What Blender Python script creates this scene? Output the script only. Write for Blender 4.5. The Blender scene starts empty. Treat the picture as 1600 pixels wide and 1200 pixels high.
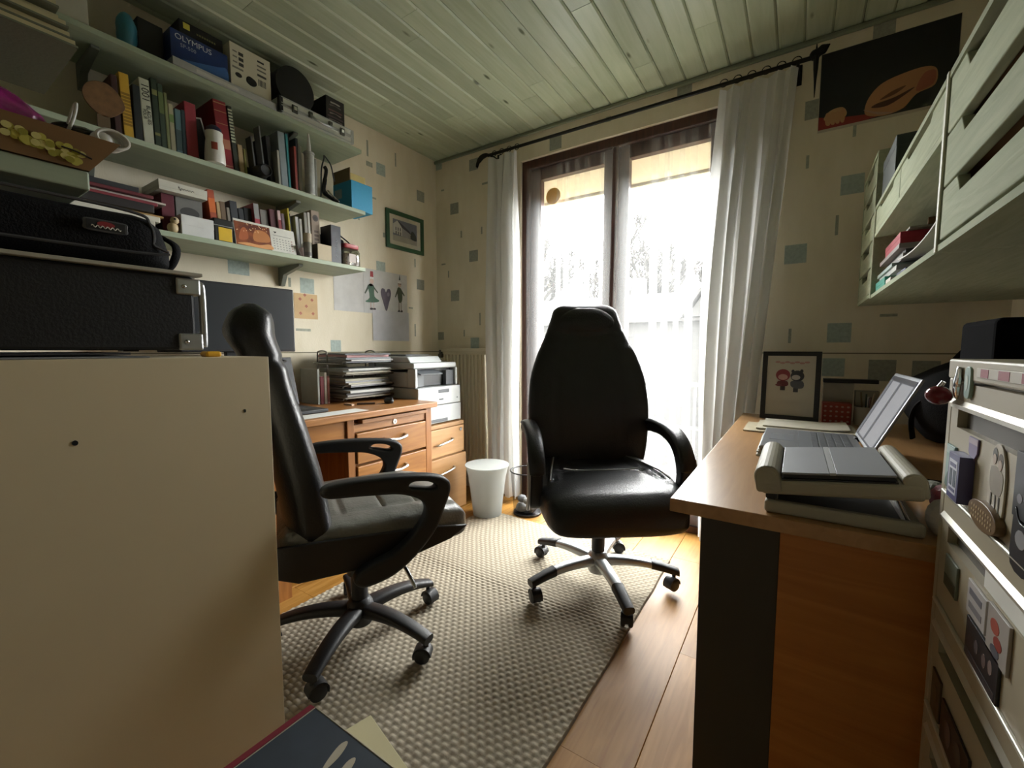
import bpy, math, random
from mathutils import Matrix, Vector, noise
D = bpy.data
S = bpy.context.scene
C = S.collection
rnd = random.Random(7)
PI = math.pi

# ---------------------------------------------------------------- camera
cam_d = D.cameras.new('camera'); cam = D.objects.new('camera', cam_d); C.objects.link(cam)
cam.location = (0, 0, 1.05)
cam.rotation_euler = (math.radians(90 - 4.615), 0, math.radians(33.42))
cam_d.sensor_width = 36; cam_d.lens = 674 / 1600 * 36; cam_d.clip_start = .02; cam_d.clip_end = 400
S.camera = cam

# ---------------------------------------------------------------- sky, exposure
W = D.worlds.new('overcast_sky'); S.world = W; W.use_nodes = True
bg = W.node_tree.nodes['Background']
bg.inputs[0].default_value = (.98, .99, .97, 1); bg.inputs[1].default_value = 8.0
S.view_settings.view_transform = 'Standard'; S.view_settings.look = 'None'
S.view_settings.exposure = 2.4; S.view_settings.gamma = 1; S.view_settings.use_curve_mapping = False
S.cycles.use_denoising = True
S.cycles.max_bounces = 20; S.cycles.diffuse_bounces = 14; S.cycles.transparent_max_bounces = 24
S.cycles.sample_clamp_indirect = 8
pl = D.lights.new('window_portal', 'AREA'); pl.shape = 'RECTANGLE'; pl.size = 1.34; pl.size_y = 2.3
pl.cycles.is_portal = True
po = D.objects.new('window_portal', pl); C.objects.link(po); po.location = (-.95, 2.83, 1.15); po.rotation_euler = (math.radians(-90), 0, 0)

# ---------------------------------------------------------------- materials
def lin(c):
    if isinstance(c, str):
        c = [int(c[i:i + 2], 16) / 255 for i in (0, 2, 4)]
    return [x / 12.92 if x <= .04045 else ((x + .055) / 1.055) ** 2.4 for x in c]
MATS = {}
def mat(name, col, rough=.6, metal=0, var=.0, vscale=8, bump=0, bscale=60, stretch=(1, 1, 1), spec=.5, col2=None, trans=0, coat=0):
    """Principled material; 'var' / col2: slow noise colour variation, bump: fine relief"""
    if name in MATS: return MATS[name]
    m = D.materials.new(name); m.use_nodes = True
    nt = m.node_tree; b = nt.nodes['Principled BSDF']
    c = lin(col); b.inputs['Base Color'].default_value = (*c, 1)
    b.inputs['Roughness'].default_value = rough; b.inputs['Metallic'].default_value = metal
    b.inputs['Specular IOR Level'].default_value = spec
    if coat: b.inputs['Coat Weight'].default_value = coat; b.inputs['Coat Roughness'].default_value = .15
    if trans: b.inputs['Transmission Weight'].default_value = trans
    if var or bump or col2:
        tc = nt.nodes.new('ShaderNodeTexCoord'); mp = nt.nodes.new('ShaderNodeMapping')
        mp.inputs['Scale'].default_value = stretch
        nt.links.new(tc.outputs['Object'], mp.inputs[0])
    if var or col2:
        n = nt.nodes.new('ShaderNodeTexNoise'); n.inputs['Scale'].default_value = vscale; n.inputs['Detail'].default_value = 5
        nt.links.new(mp.outputs[0], n.inputs['Vector'])
        r = nt.nodes.new('ShaderNodeValToRGB'); r.color_ramp.elements[0].position = .32; r.color_ramp.elements[1].position = .68
        if col2: a, z = c, lin(col2)
        else: a, z = [x * (1 - var) for x in c], [min(1, x * (1 + var)) for x in c]
        r.color_ramp.elements[0].color = (*a, 1); r.color_ramp.elements[1].color = (*z, 1)
        nt.links.new(n.outputs['Fac'], r.inputs[0]); nt.links.new(r.outputs[0], b.inputs['Base Color'])
    if bump:
        n2 = nt.nodes.new('ShaderNodeTexNoise'); n2.inputs['Scale'].default_value = bscale; n2.inputs['Detail'].default_value = 4
        nt.links.new(mp.outputs[0], n2.inputs['Vector'])
        bp = nt.nodes.new('ShaderNodeBump'); bp.inputs['Strength'].default_value = bump; bp.inputs['Distance'].default_value = .01
        nt.links.new(n2.outputs['Fac'], bp.inputs['Height']); nt.links.new(bp.outputs[0], b.inputs['Normal'])
    MATS[name] = m
    return m
def wood(name, c1, c2, rough=.45, axis=1, scale=6, knots=None, bump=.08, spec=.5):
    """wood grain running along one axis (0 x, 1 y, 2 z)"""
    if name in MATS: return MATS[name]
    m = D.materials.new(name); m.use_nodes = True; nt = m.node_tree; b = nt.nodes['Principled BSDF']
    b.inputs['Roughness'].default_value = rough; b.inputs['Specular IOR Level'].default_value = spec
    tc = nt.nodes.new('ShaderNodeTexCoord'); oi = nt.nodes.new('ShaderNodeObjectInfo')
    mp = nt.nodes.new('ShaderNodeMapping')
    st = [9, 9, 9]; st[axis] = .8
    mp.inputs['Scale'].default_value = st
    cb = nt.nodes.new('ShaderNodeCombineXYZ'); ml = nt.nodes.new('ShaderNodeMath'); ml.operation = 'MULTIPLY'; ml.inputs[1].default_value = 37
    nt.links.new(oi.outputs['Random'], ml.inputs[0])
    for i in range(3): nt.links.new(ml.outputs[0], cb.inputs[i])
    nt.links.new(cb.outputs[0], mp.inputs['Location']); nt.links.new(tc.outputs['Object'], mp.inputs[0])
    n = nt.nodes.new('ShaderNodeTexNoise'); n.inputs['Scale'].default_value = scale; n.inputs['Detail'].default_value = 8; n.inputs['Distortion'].default_value = 1.2
    nt.links.new(mp.outputs[0], n.inputs['Vector'])
    r = nt.nodes.new('ShaderNodeValToRGB'); r.color_ramp.elements[0].position = .3; r.color_ramp.elements[1].position = .7
    r.color_ramp.elements[0].color = (*lin(c1), 1); r.color_ramp.elements[1].color = (*lin(c2), 1)
    nt.links.new(n.outputs['Fac'], r.inputs[0])
    out = r.outputs[0]
    hv = nt.nodes.new('ShaderNodeHueSaturation'); mr = nt.nodes.new('ShaderNodeMapRange')
    mr.inputs[3].default_value = .86; mr.inputs[4].default_value = 1.12
    nt.links.new(oi.outputs['Random'], mr.inputs[0]); nt.links.new(mr.outputs[0], hv.inputs['Value']); nt.links.new(out, hv.inputs['Color']); out = hv.outputs[0]
    if knots:
        mk = nt.nodes.new('ShaderNodeMapping'); sk = [7, 7, 7]; sk[axis] = 2.2; mk.inputs['Scale'].default_value = sk
        nt.links.new(cb.outputs[0], mk.inputs['Location']); nt.links.new(tc.outputs['Object'], mk.inputs[0])
        v = nt.nodes.new('ShaderNodeTexVoronoi'); v.inputs['Scale'].default_value = 1.6; nt.links.new(mk.outputs[0], v.inputs['Vector'])
        kr = nt.nodes.new('ShaderNodeValToRGB'); kr.color_ramp.elements[0].position = .05; kr.color_ramp.elements[1].position = .12
        kr.color_ramp.elements[0].color = (1, 1, 1, 1); kr.color_ramp.elements[1].color = (0, 0, 0, 1)
        nt.links.new(v.outputs['Distance'], kr.inputs[0])
        mx = nt.nodes.new('ShaderNodeMix'); mx.data_type = 'RGBA'
        nt.links.new(kr.outputs[0], mx.inputs[0]); nt.links.new(out, mx.inputs[6]); mx.inputs[7].default_value = (*lin(knots), 1); out = mx.outputs[2]
    nt.links.new(out, b.inputs['Base Color'])
    bp = nt.nodes.new('ShaderNodeBump'); bp.inputs['Strength'].default_value = bump; bp.inputs['Distance'].default_value = .004
    nt.links.new(n.outputs['Fac'], bp.inputs['Height']); nt.links.new(bp.outputs[0], b.inputs['Normal'])
    MATS[name] = m
    return m
def sheer(name, col, clear, lucent):
    """thin cloth: part of the light passes straight, part is scattered on through"""
    m = D.materials.new(name); m.use_nodes = True; nt = m.node_tree; nt.nodes.clear()
    o = nt.nodes.new('ShaderNodeOutputMaterial'); t = nt.nodes.new('ShaderNodeBsdfTransparent'); l = nt.nodes.new('ShaderNodeBsdfTranslucent'); d = nt.nodes.new('ShaderNodeBsdfDiffuse')
    c = (*lin(col), 1); l.inputs[0].default_value = c; d.inputs[0].default_value = c
    a = nt.nodes.new('ShaderNodeMixShader'); a.inputs[0].default_value = lucent; nt.links.new(d.outputs[0], a.inputs[1]); nt.links.new(l.outputs[0], a.inputs[2])
    e = nt.nodes.new('ShaderNodeMixShader'); e.inputs[0].default_value = clear; nt.links.new(a.outputs[0], e.inputs[1]); nt.links.new(t.outputs[0], e.inputs[2])
    nt.links.new(e.outputs[0], o.inputs[0]); MATS[name] = m
    return m
def thin_glass(name, gloss=.06, tint='FFFFFF'):
    m = D.materials.new(name); m.use_nodes = True; nt = m.node_tree; nt.nodes.clear()
    o = nt.nodes.new('ShaderNodeOutputMaterial'); t = nt.nodes.new('ShaderNodeBsdfTransparent'); g = nt.nodes.new('ShaderNodeBsdfGlossy')
    t.inputs[0].default_value = (*lin(tint), 1); g.inputs['Roughness'].default_value = .03
    a = nt.nodes.new('ShaderNodeMixShader'); a.inputs[0].default_value = gloss
    nt.links.new(t.outputs[0], a.inputs[1]); nt.links.new(g.outputs[0], a.inputs[2]); nt.links.new(a.outputs[0], o.inputs[0]); MATS[name] = m
    return m
def screen(name, col, strength):
    m = D.materials.new(name); m.use_nodes = True; b = m.node_tree.nodes['Principled BSDF']
    b.inputs['Base Color'].default_value = (.02, .02, .02, 1); b.inputs['Emission Color'].default_value = (*lin(col), 1); b.inputs['Emission Strength'].default_value = strength
    b.inputs['Roughness'].default_value = .25; MATS[name] = m
    return m
def plain(hexc, rough=.55, metal=0):
    return mat('paint_%s_%d_%d' % (hexc, int(rough * 100), int(metal * 10)), hexc, rough, metal, var=.06, vscale=20)

# ---------------------------------------------------------------- mesh building
class MB:
    def __init__(s): s.v = []; s.f = []
    def add(s, vs, fs, T=None):
        o = len(s.v)
        if T is not None: vs = [tuple(T @ Vector(p)) for p in vs]
        s.v += [tuple(p) for p in vs]; s.f += [tuple(i + o for i in q) for q in fs]
        return s
    def box(s, x0, x1, y0, y1, z0, z1, T=None):
        vs = [(x, y, z) for z in (z0, z1) for y in (y0, y1) for x in (x0, x1)]
        return s.add(vs, [(0, 2, 3, 1), (4, 5, 7, 6), (0, 1, 5, 4), (2, 6, 7, 3), (0, 4, 6, 2), (1, 3, 7, 5)], T)
    def rings(s, R, caps=True, closed=False, T=None):
        n = len(R[0]); vs = [p for r in R for p in r]; fs = []
        m = len(R)
        for i in range(m if closed else m - 1):
            for j in range(n):
                a, b = i * n + j, i * n + (j + 1) % n; c, d = ((i + 1) % m) * n + (j + 1) % n, ((i + 1) % m) * n + j
                fs.append((a, b, c, d))
        if caps and not closed: fs.append(tuple(range(n - 1, -1, -1))); fs.append(tuple((m - 1) * n + j for j in range(n)))
        return s.add(vs, fs, T)
    def tube(s, path, r, n=8, closed=False, T=None, flat=1, up=None):
        P = [Vector(p) for p in path]; R = []; m = len(P); prev = None
        for i, p in enumerate(P):
            if closed: t = P[(i + 1) % m] - P[i - 1]
            else: t = P[min(i + 1, m - 1)] - P[max(i - 1, 0)]
            t.normalize()
            if prev is None:
                a = Vector(up) if up else (Vector((0, 0, 1)) if abs(t.z) < .9 else Vector((1, 0, 0)))
            else: a = prev
            u = (a - t * a.dot(t)).normalized(); w = t.cross(u); prev = u
            rr = r[i] if isinstance(r, (list, tuple)) else r
            R.append([p + (u * math.cos(2 * PI * k / n) * flat + w * math.sin(2 * PI * k / n)) * rr for k in range(n)])
        return s.rings(R, True, closed, T)
    def cyl(s, p0, p1, r0, r1=None, n=16, T=None): return s.tube([p0, p1], [r0, r0 if r1 is None else r1], n, T=T)
    def lathe(s, prof, n=24, c=(0, 0, 0), T=None):
        R = [[(c[0] + r * math.cos(2 * PI * k / n), c[1] + r * math.sin(2 * PI * k / n), c[2] + z) for k in range(n)] for r, z in prof]
        return s.rings(R, True, False, T)
    def ball(s, c, r, n=16, m=10, T=None):
        r = r if isinstance(r, (list, tuple)) else (r, r, r)
        R = []
        for i in range(m + 1):
            a = -PI / 2 + PI * (i + .02 if i == 0 else (i - .02 if i == m else i)) / m
            R.append([(c[0] + r[0] * math.cos(a) * math.cos(2 * PI * k / n), c[1] + r[1] * math.cos(a) * math.sin(2 * PI * k / n), c[2] + r[2] * math.sin(a)) for k in range(n)])
        return s.rings(R, True, False, T)
    def prism(s, poly, a, b, ax='y', T=None):
        """2-D outline (listed in the two other axes' order) pushed from a to b along ax"""
        def P(p, t): return {'x': (t, p[0], p[1]), 'y': (p[0], t, p[1]), 'z': (p[0], p[1], t)}[ax]
        n = len(poly); vs = [P(p, a) for p in poly] + [P(p, b) for p in poly]
        return s.add(vs, [tuple(range(n)), tuple(range(2 * n - 1, n - 1, -1))] + [(i, n + i, n + (i + 1) % n, (i + 1) % n) for i in range(n)], T)
    def grid(s, fn, nu, nv, T=None):
        vs = [fn(i / nu, j / nv) for j in range(nv + 1) for i in range(nu + 1)]
        return s.add(vs, [(j * (nu + 1) + i, j * (nu + 1) + i + 1, (j + 1) * (nu + 1) + i + 1, (j + 1) * (nu + 1) + i) for j in range(nv) for i in range(nu)], T)
    def mesh(s, name):
        me = D.meshes.new(name); me.from_pydata(s.v, [], s.f)
        import bmesh
        bm = bmesh.new(); bm.from_mesh(me); bmesh.ops.recalc_face_normals(bm, faces=bm.faces); bm.to_mesh(me); bm.free()
        return me
    def build(s, name, m=None, parent=None, smooth=False, bevel=0, seg=2, sub=0, solid=0, loc=None, rot=None):
        me = s.mesh(name)
        if m: me.materials.append(m)
        o = D.objects.new(name, me); C.objects.link(o)
        if parent: o.parent = parent
        if loc: o.location = loc
        if rot: o.rotation_euler = rot
        if smooth:
            me.polygons.foreach_set('use_smooth', [True] * len(me.polygons))
            me.set_sharp_from_angle(angle=math.radians(50))
        if solid:
            d = o.modifiers.new('s', 'SOLIDIFY'); d.thickness = solid; d.offset = 0
        if bevel:
            d = o.modifiers.new('b', 'BEVEL'); d.width = bevel; d.segments = seg; d.limit_method = 'ANGLE'; d.angle_limit = math.radians(40)
        if sub:
            d = o.modifiers.new('u', 'SUBSURF'); d.levels = d.render_levels = sub
        return o
def BOX(x0, x1, y0, y1, z0, z1): return MB().box(x0, x1, y0, y1, z0, z1)
def tag(o, label=None, cat=None, group=None, kind=None):
    if label: o['label'] = label
    if cat: o['category'] = cat
    if group: o['group'] = group
    if kind: o['kind'] = kind
    return o
def thing(name, label, cat, loc=(0, 0, 0), rz=0, group=None, rot=None):
    o = D.objects.new(name, None); C.objects.link(o); o.empty_display_size = .05
    o.location = loc; o.rotation_euler = rot if rot else (0, 0, rz)
    return tag(o, label, cat, group)
def struct(o): o['kind'] = 'structure'; return o
def copies(src, name, locs, parent):
    for l in locs:
        c = src.copy(); c.name = name; c.location = l; c.parent = parent; C.objects.link(c)
def catmull(P, k=8, closed=False):
    P = [Vector(p) for p in P]; n = len(P); out = []
    for i in range(n if closed else n - 1):
        p0, p1, p2, p3 = (P[(i - 1) % n] if closed or i else P[0]), P[i], P[(i + 1) % n], (P[(i + 2) % n] if closed or i + 2 < n else P[-1])
        for j in range(k):
            t = j / k
            out.append(.5 * ((2 * p1) + (p2 - p0) * t + (2 * p0 - 5 * p1 + 4 * p2 - p3) * t * t + (3 * p1 - p0 - 3 * p2 + p3) * t ** 3))
    if not closed: out.append(P[-1])
    return out
def plate(name, loops, thick, m, parent=None, bevel=0, T=None, smooth=True):
    """flat shape with holes (loops of 2-D points in local x,y) given a thickness along local z"""
    cu = D.curves.new(name, 'CURVE'); cu.dimensions = '2D'; cu.fill_mode = 'BOTH'; cu.extrude = max(0, thick / 2 - bevel); cu.bevel_depth = bevel; cu.offset = -bevel; cu.bevel_resolution = 2
    for L in loops:
        sp = cu.splines.new('POLY'); sp.points.add(len(L) - 1); sp.use_cyclic_u = True
        for p, q in zip(sp.points, L): p.co = (q[0], q[1], 0, 1)
    t = D.objects.new('t', cu); me = D.meshes.new_from_object(t); D.objects.remove(t); D.curves.remove(cu)
    me.name = name
    if T is not None: me.transform(T)
    me.materials.clear(); me.materials.append(m)
    o = D.objects.new(name, me); C.objects.link(o)
    if parent: o.parent = parent
    if smooth:
        me.polygons.foreach_set('use_smooth', [True] * len(me.polygons)); me.set_sharp_from_angle(angle=math.radians(40))
    return o
def text(name, body, size, m, T, parent=None, sx=1, align='CENTER'):
    """lettering as thin solid letters; T maps local x right / y up / z out of the surface"""
    cu = D.curves.new(name, 'FONT'); cu.body = body; cu.size = size; cu.extrude = .0003; cu.align_x = align; cu.align_y = 'CENTER'; cu.resolution_u = 3
    t = D.objects.new('t', cu); me = D.meshes.new_from_object(t); D.objects.remove(t); D.curves.remove(cu)
    me.transform(T @ Matrix.Diagonal((sx, 1, 1, 1))); me.materials.clear(); me.materials.append(m); me.name = name
    o = D.objects.new(name, me); C.objects.link(o)
    if parent: o.parent = parent
    return o
def frame_T(o, xdir, ydir):
    """matrix with origin o, local x along xdir, local y along ydir"""
    x = Vector(xdir).normalized(); y = Vector(ydir).normalized(); z = x.cross(y)
    M = Matrix((x, y, z)).transposed().to_4x4(); M.translation = Vector(o)
    return M
def face_px(o): return frame_T(o, (0, 1, 0), (0, 0, 1))      # faces +X, reads along +Y
def face_nx(o): return frame_T(o, (0, -1, 0), (0, 0, 1))     # faces -X
def face_ny(o): return frame_T(o, (1, 0, 0), (0, 0, 1))      # faces -Y
def ell(cx, cy, rx, ry, n=24, a0=0): return [(cx + rx * math.cos(2 * PI * k / n + a0), cy + ry * math.sin(2 * PI * k / n + a0)) for k in range(n)]
def rect(x0, x1, y0, y1): return [(x0, y0), (x1, y0), (x1, y1), (x0, y1)]
def decal(name, poly, m, T, parent, h=.0006):
    """flat print: an outline laid on a surface"""
    b = MB(); n = len(poly)
    b.add([(p[0], p[1], h) for p in poly], [tuple(range(n))], T)
    return b.build(name, m, parent)
# ================================================================ the room
XL, XR, YB, YN, ZC = -2.37, .70, 2.53, -1.40, 2.47
wallpaper = mat('wallpaper', 'DAD1BA', .85, col2='E2DAC6', vscale=14, bump=.12, bscale=220, stretch=(1, 1, .35))
wp_low = mat('wallpaper_lower', 'DAD1BA', .85, col2='E2DAC6', vscale=10, bump=.12, bscale=160)
sq_blue = mat('wallpaper_print_blue', 'A3B0AA', .8, var=.12, vscale=70)
sq_grey = mat('wallpaper_print_grey', '979A8E', .8, var=.12, vscale=70)
dash_m = mat('wallpaper_print_dash', '9A9D8E', .8, var=.15, vscale=70)
ceil_wood = wood('green_stained_ceiling_boards', 'A9B49A', 'B6C0A8', .24, 1, 3, knots='626B56', bump=.05)
floor_wood = wood('oak_floor_boards', '8E6226', 'AA7E40', .48, 1, 5, bump=.05, spec=.3)
slab = mat('dark_joint', '4A4438', .8)
groove = mat('ceiling_backing', '6E7563', .8)
trim_m = mat('painted_trim', 'B7AF96', .5, var=.04)

struct(BOX(XL - .1, XL, YN - .1, YB, 0, 2.6).build('wall_left', wallpaper))
pale = mat('white_wall_paint', 'E9E6DC', .8, var=.02)
struct(BOX(XR, XR + .1, YN - .1, YB, 0, 2.6).build('wall_right', wallpaper))
struct(BOX(XL - .1, XR + .1, YN - .1, YN, 0, 2.6).build('wall_behind', pale))
WX0, WX1, WZ = -1.60, -.30, 2.30
wb = MB().box(XL - .1, WX0, YB, YB + .27, -.05, 2.6).box(WX1, XR + .1, YB, YB + .27, -.05, 2.6).box(WX0, WX1, YB, YB + .27, WZ, 2.6)
wall_window = struct(wb.build('wall_window', wallpaper))
wall_left = D.objects['wall_left']
# wallpaper print: little squares and dashes
def wsq(wall, kind, a, z, s=.05, w=None, h=None):
    w = w or s; h = h or s
    m = {'b': sq_blue, 'g': sq_grey, 'd': dash_m}[kind]
    nm = 'printed_dash' if kind == 'd' else 'printed_square'
    b = MB()
    if wall is wall_left: b.box(XL, XL + .0006, a - w / 2, a + w / 2, z - h / 2, z + h / 2)
    else: b.box(a - w / 2, a + w / 2, YB - .0006, YB, z - h / 2, z + h / 2)
    b.build(nm, m, wall)
for a, z, k, s in [(2.005, 2.242, 'b', .075), (2.367, 2.172, 'g', .075), (1.09, 1.475, 'b', .1), (1.453, 1.412, 'b', .085), (1.626, 1.07, 'b', .07), (1.986, 1.60, 'b', .075), (2.352, 1.529, 'g', .075), (2.2, .75, 'g', .07), (.75, 1.3, 'b', .08), (1.3, .95, 'b', .07)]:
    wsq(wall_left, k, a, z, s)
for a, z, w, h in [(1.716, 2.425, .012, .05), (2.134, 2.35, .012, .09), (1.912, 2.245, .05, .03), (1.9, 2.34, .014, .1), (2.29, 1.19, .014, .09), (1.42, 1.16, .09, .014), (1.93, 2.04, .06, .012), (2.02, 1.82, .02, .03), (1.35, 1.42, .015, .05), (1.82, 1.9, .012, .06), (2.3, 1.68, .012, .06), (2.25, 1.35, .04, .012)]:
    wsq(wall_left, 'd', a, z, w=w, h=h)
for a, z, k, s in [(-2.335, 2.437, 'b', .06), (-2.0, 2.371, 'g', .08), (-2.185, 2.096, 'g', .08), (-2.006, 1.729, 'g', .08), (-2.187, 1.455, 'g', .08), (-2.335, 1.153, 'g', .06), (-1.999, 1.095, 'b', .08),
                   (-.565, 2.43, 'g', .075), (-1.339, 2.355, 'g', .085), (.251, 2.43, 'g', .075), (.022, 2.163, 'g', .085), (.174, 1.793, 'b', .085), (-.029, 1.508, 'b', .09), (.158, 1.126, 'b', .09),
                   (.144, .965, 'b', .085), (.32, .955, 'g', .095), (.465, .955, 'g', .09), (.55, 1.5, 'b', .085), (.52, 2.1, 'b', .085), (-.02, .80, 'g', .09), (-2.19, .8, 'g', .08), (.36, 1.36, 'g', .085), (.62, 1.75, 'g', .085)]:
    wsq(wall_window, k, a, z, s)
for a, z, w, h in [(.17, 2.03, .012, .06), (-.035, 1.115, .012, .07), (-2.12, 1.9, .015, .05), (-1.93, 1.9, .012, .05), (-2.3, 2.25, .03, .012), (-2.3, 1.7, .04, .012), (-1.95, 1.27, .012, .09), (.126, 1.62, .012, .09), (.0, 1.93, .012, .06), (.33, 1.2, .06, .012), (-1.9, 2.22, .05, .014), (-2.25, 1.62, .012, .05), (-.99, 2.40, .03, .03), (-2.1, 1.17, .012, .05), (.3, 1.6, .012, .05)]:
    wsq(wall_window, 'd', a, z, w=w, h=h)
# dado paper joint and lower paper
dado = mat('dado_edge', '7E7A64', .8)
struct(BOX(XL, XL + .002, YN, YB, 1.028, 1.034).build('trim_1', dado))
struct(MB().box(XL, WX0 - .01, YB - .002, YB, 1.028, 1.034).box(WX1 + .01, XR, YB - .002, YB, 1.028, 1.034).build('trim_2', dado))
struct(BOX(XL, XL + .012, YN, YB, .002, .08).build('baseboard_left', trim_m, bevel=.003))
struct(MB().box(XL + .012, WX0 - .02, YB - .012, YB, .002, .08).box(WX1 + .02, XR, YB - .012, YB, .002, .08).build('baseboard_window', trim_m, bevel=.003))
struct(BOX(XR - .012, XR, YN, YB - .012, .002, .08).build('baseboard_right', trim_m, bevel=.003))
struct(BOX(XL, XR, YB - .02, YB, ZC - .022, ZC).build('trim_3', mat('ceiling_bead', '7B8571', .5), bevel=.006))
# door behind the camera
dm = mat('door_paint', 'C9C4B0', .45, var=.03)
dr = struct(BOX(-.75, .08, YN, YN + .035, .004, 2.04).build('door_1', dm, bevel=.004))
MB().cyl((0, YN + .035, 1.0), (0, YN + .09, 1.0), .009).cyl((.01, YN + .085, 1.0), (-.11, YN + .085, 1.0), .009).build('door_handle', plain('B8B8B4', .25, 1), dr, smooth=True)

# ceiling boards, each its own, with chamfered edges
ceiling = struct(BOX(XL - .1, XR + .1, YN - .1, YB + .27, ZC + .012, ZC + .1).build('ceiling', groove))
def plank(name, x0, x1, y0, y1, zf, th, ch, m, parent, up, cz=None):
    """board along Y; shown face at zf, facing up or down, long edges chamfered by ch"""
    s = 1 if up else -1; cz = cz or ch
    poly = [(x0, zf - s * th), (x0, zf - s * cz), (x0 + ch, zf), (x1 - ch, zf), (x1, zf - s * cz), (x1, zf - s * th)]
    return MB().prism(poly, y0, y1, 'y').build(name, m, parent)
x = XL; b = -2.334; r2 = random.Random(3)
while x < XR - .005:
    x1 = min(b, XR)
    ys = sorted([YN, YB] + [r2.uniform(-.6, .5), r2.uniform(.9, 2.3)])
    for y0, y1 in zip(ys[:-1], ys[1:]):
        plank('ceiling_board', x + .0012, x1 - .0012, y0 + .0008, y1 - .0008, ZC + r2.uniform(0, .0012), .012, .0072, ceil_wood, ceiling, False, .0062)
    x = x1; b += .1046
# floor boards
floor = struct(BOX(XL - .1, XR + .1, YN - .1, YB + .27, -.1, -.014).build('floor', slab))
x = XL; b = -2.195; r2 = random.Random(5)
while x < XR - .005:
    x1 = min(b, XR); y = YN; first = True
    while y < YB + .05:
        L = r2.uniform(.3, 1.2) if first else 1.25
        y1 = min(y + L, YB + .06); first = False
        if YB + .06 - y1 < .12: y1 = YB + .06
        plank('floor_board', x + .0006, x1 - .0006, y + .0005, y1 - .0005, 0, .014, .0014, floor_wood, floor, True)
        y = y1
        if y >= YB + .059: break
    x = x1; b += .19

# ---------------------------------------------------------------- french window
frame_m = wood('dark_stained_frame', '3E2620', '56362C', .4, 2, 5)
pane_m = thin_glass('window_glass')
win = D.objects.new('window_1', None); C.objects.link(win); win['kind'] = 'structure'
fy0, fy1 = 2.56, 2.63
BOX(WX0, WX0 + .055, fy0 - .01, fy1, .0, WZ).build('window_jamb', frame_m, win, bevel=.004)
BOX(WX1 - .055, WX1, fy0 - .01, fy1, .0, WZ).build('window_jamb', frame_m, win, bevel=.004)
BOX(WX0 + .055, WX1 - .055, fy0 - .01, fy1, WZ - .055, WZ).build('window_head', frame_m, win, bevel=.004)
BOX(WX0 + .055, WX1 - .055, fy0, fy1, .0, .04).build('window_threshold', frame_m, win, bevel=.004)
for x0, x1 in ((WX0 + .057, -.953), (-.947, WX1 - .057)):
    c = D.objects.new('casement', None); C.objects.link(c); c.parent = win
    z0, z1 = .042, WZ - .057; a, bb = fy0 + .012, fy1 - .008
    BOX(x0, x0 + .075, a, bb, z0, z1).build('stile', frame_m, c, bevel=.004)
    BOX(x1 - .075, x1, a, bb, z0, z1).build('stile', frame_m, c, bevel=.004)
    BOX(x0 + .075, x1 - .075, a, bb, z1 - .075, z1).build('rail', frame_m, c, bevel=.004)
    BOX(x0 + .075, x1 - .075, a, bb, z0, z0 + .13).build('rail', frame_m, c, bevel=.004)
    BOX(x0 + .075, x1 - .075, .5 * (a + bb) - .003, .5 * (a + bb) + .003, z0 + .13, z1 - .075).build('pane', pane_m, c)
BOX(-.968, -.932, fy0 - .012, fy0 + .011, .042, WZ - .057).build('meeting_bar', frame_m, win, bevel=.004)
MB().cyl((-.95, fy0 - .012, 1.05), (-.95, fy0 - .05, 1.05), .008).box(-.962, -.938, fy0 - .06, fy0 - .045, .99, 1.11).build('espagnolette_handle', plain('8C7A50', .3, .8), win, bevel=.003)
# roller shutter let down a little outside the glass
sh = thing('roller_shutter', 'cream roller shutter let down a hand-width outside the window', 'shutter', (0, 0, 0))
shm = sheer('shutter_slat_pvc', 'EFEADC', .0, .22)
for i in range(6):
    MB().prism([(2.685, 2.055 + i * .042), (2.699, 2.058 + i * .042), (2.699, 2.094 + i * .042), (2.685, 2.097 + i * .042)], WX0 + .005, WX1 - .005, 'x').build('slat', shm, sh)
BOX(WX0 + .005, WX1 - .005, 2.68, 2.705, 2.035, 2.054).build('bottom_bar', plain('CFC6A8', .4), sh, bevel=.002)

# ---------------------------------------------------------------- outside
conc = mat('balcony_concrete', '5A5852', .9, var=.08)
struct(BOX(-4, 2, YB + .27, 3.5, -.2, -.03).build('balcony_slab', conc))
gr = struct(BOX(-90, 60, 3.6, 120, -3.2, -3.0).build('ground', mat('garden_ground', '1A1B18', .95, var=.15, vscale=.3)))
rl = thing('balcony_railing', 'thin pale metal balcony railing outside the window', 'railing', (0, 3.4, -.03))
rm = mat('railing_paint', '6A6E6E', .5)
BOX(-3.6, 1.6, -.02, .02, .80, .83).build('top_rail', rm, rl, bevel=.004)
BOX(-3.6, 1.6, -.012, .012, .10, .125).build('bottom_rail', rm, rl)
bal = BOX(-.008, .008, -.008, .008, .125, .80).mesh('baluster'); bal.materials.append(rm)
for i in range(22):
    o = D.objects.new('baluster', bal); C.objects.link(o); o.parent = rl; o.location = (-3.5 + i * .24, 0, 0)
for xx in (-3.58, -.95, 1.58): BOX(xx - .018, xx + .018, -.018, .018, 0, .80).build('post', rm, rl)
hs = thing('house', 'house with a pitched roof and dormer across the garden', 'house', (-6, 24, -3))
rend = mat('house_render', '1D1C1A', .9, var=.05, vscale=.6); rt = mat('house_roof_tiles', '181614', .9, var=.1, vscale=2); hg = plain('5D666B', .2)
BOX(-11, 9, 0, 9, 0, 5.7).build('wall', rend, hs)
MB().prism([(-.5, 5.65), (4.5, 7.6), (9.5, 5.65), (9.5, 5.5), (-.5, 5.5)], -11.4, 9.4, 'x').build('roof', rt, hs)
g = MB().prism([(1.2, 5.7), (3.4, 5.7), (2.3, 7.3)], -.6, 3.5, 'y').build('dormer', rend, hs)
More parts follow.
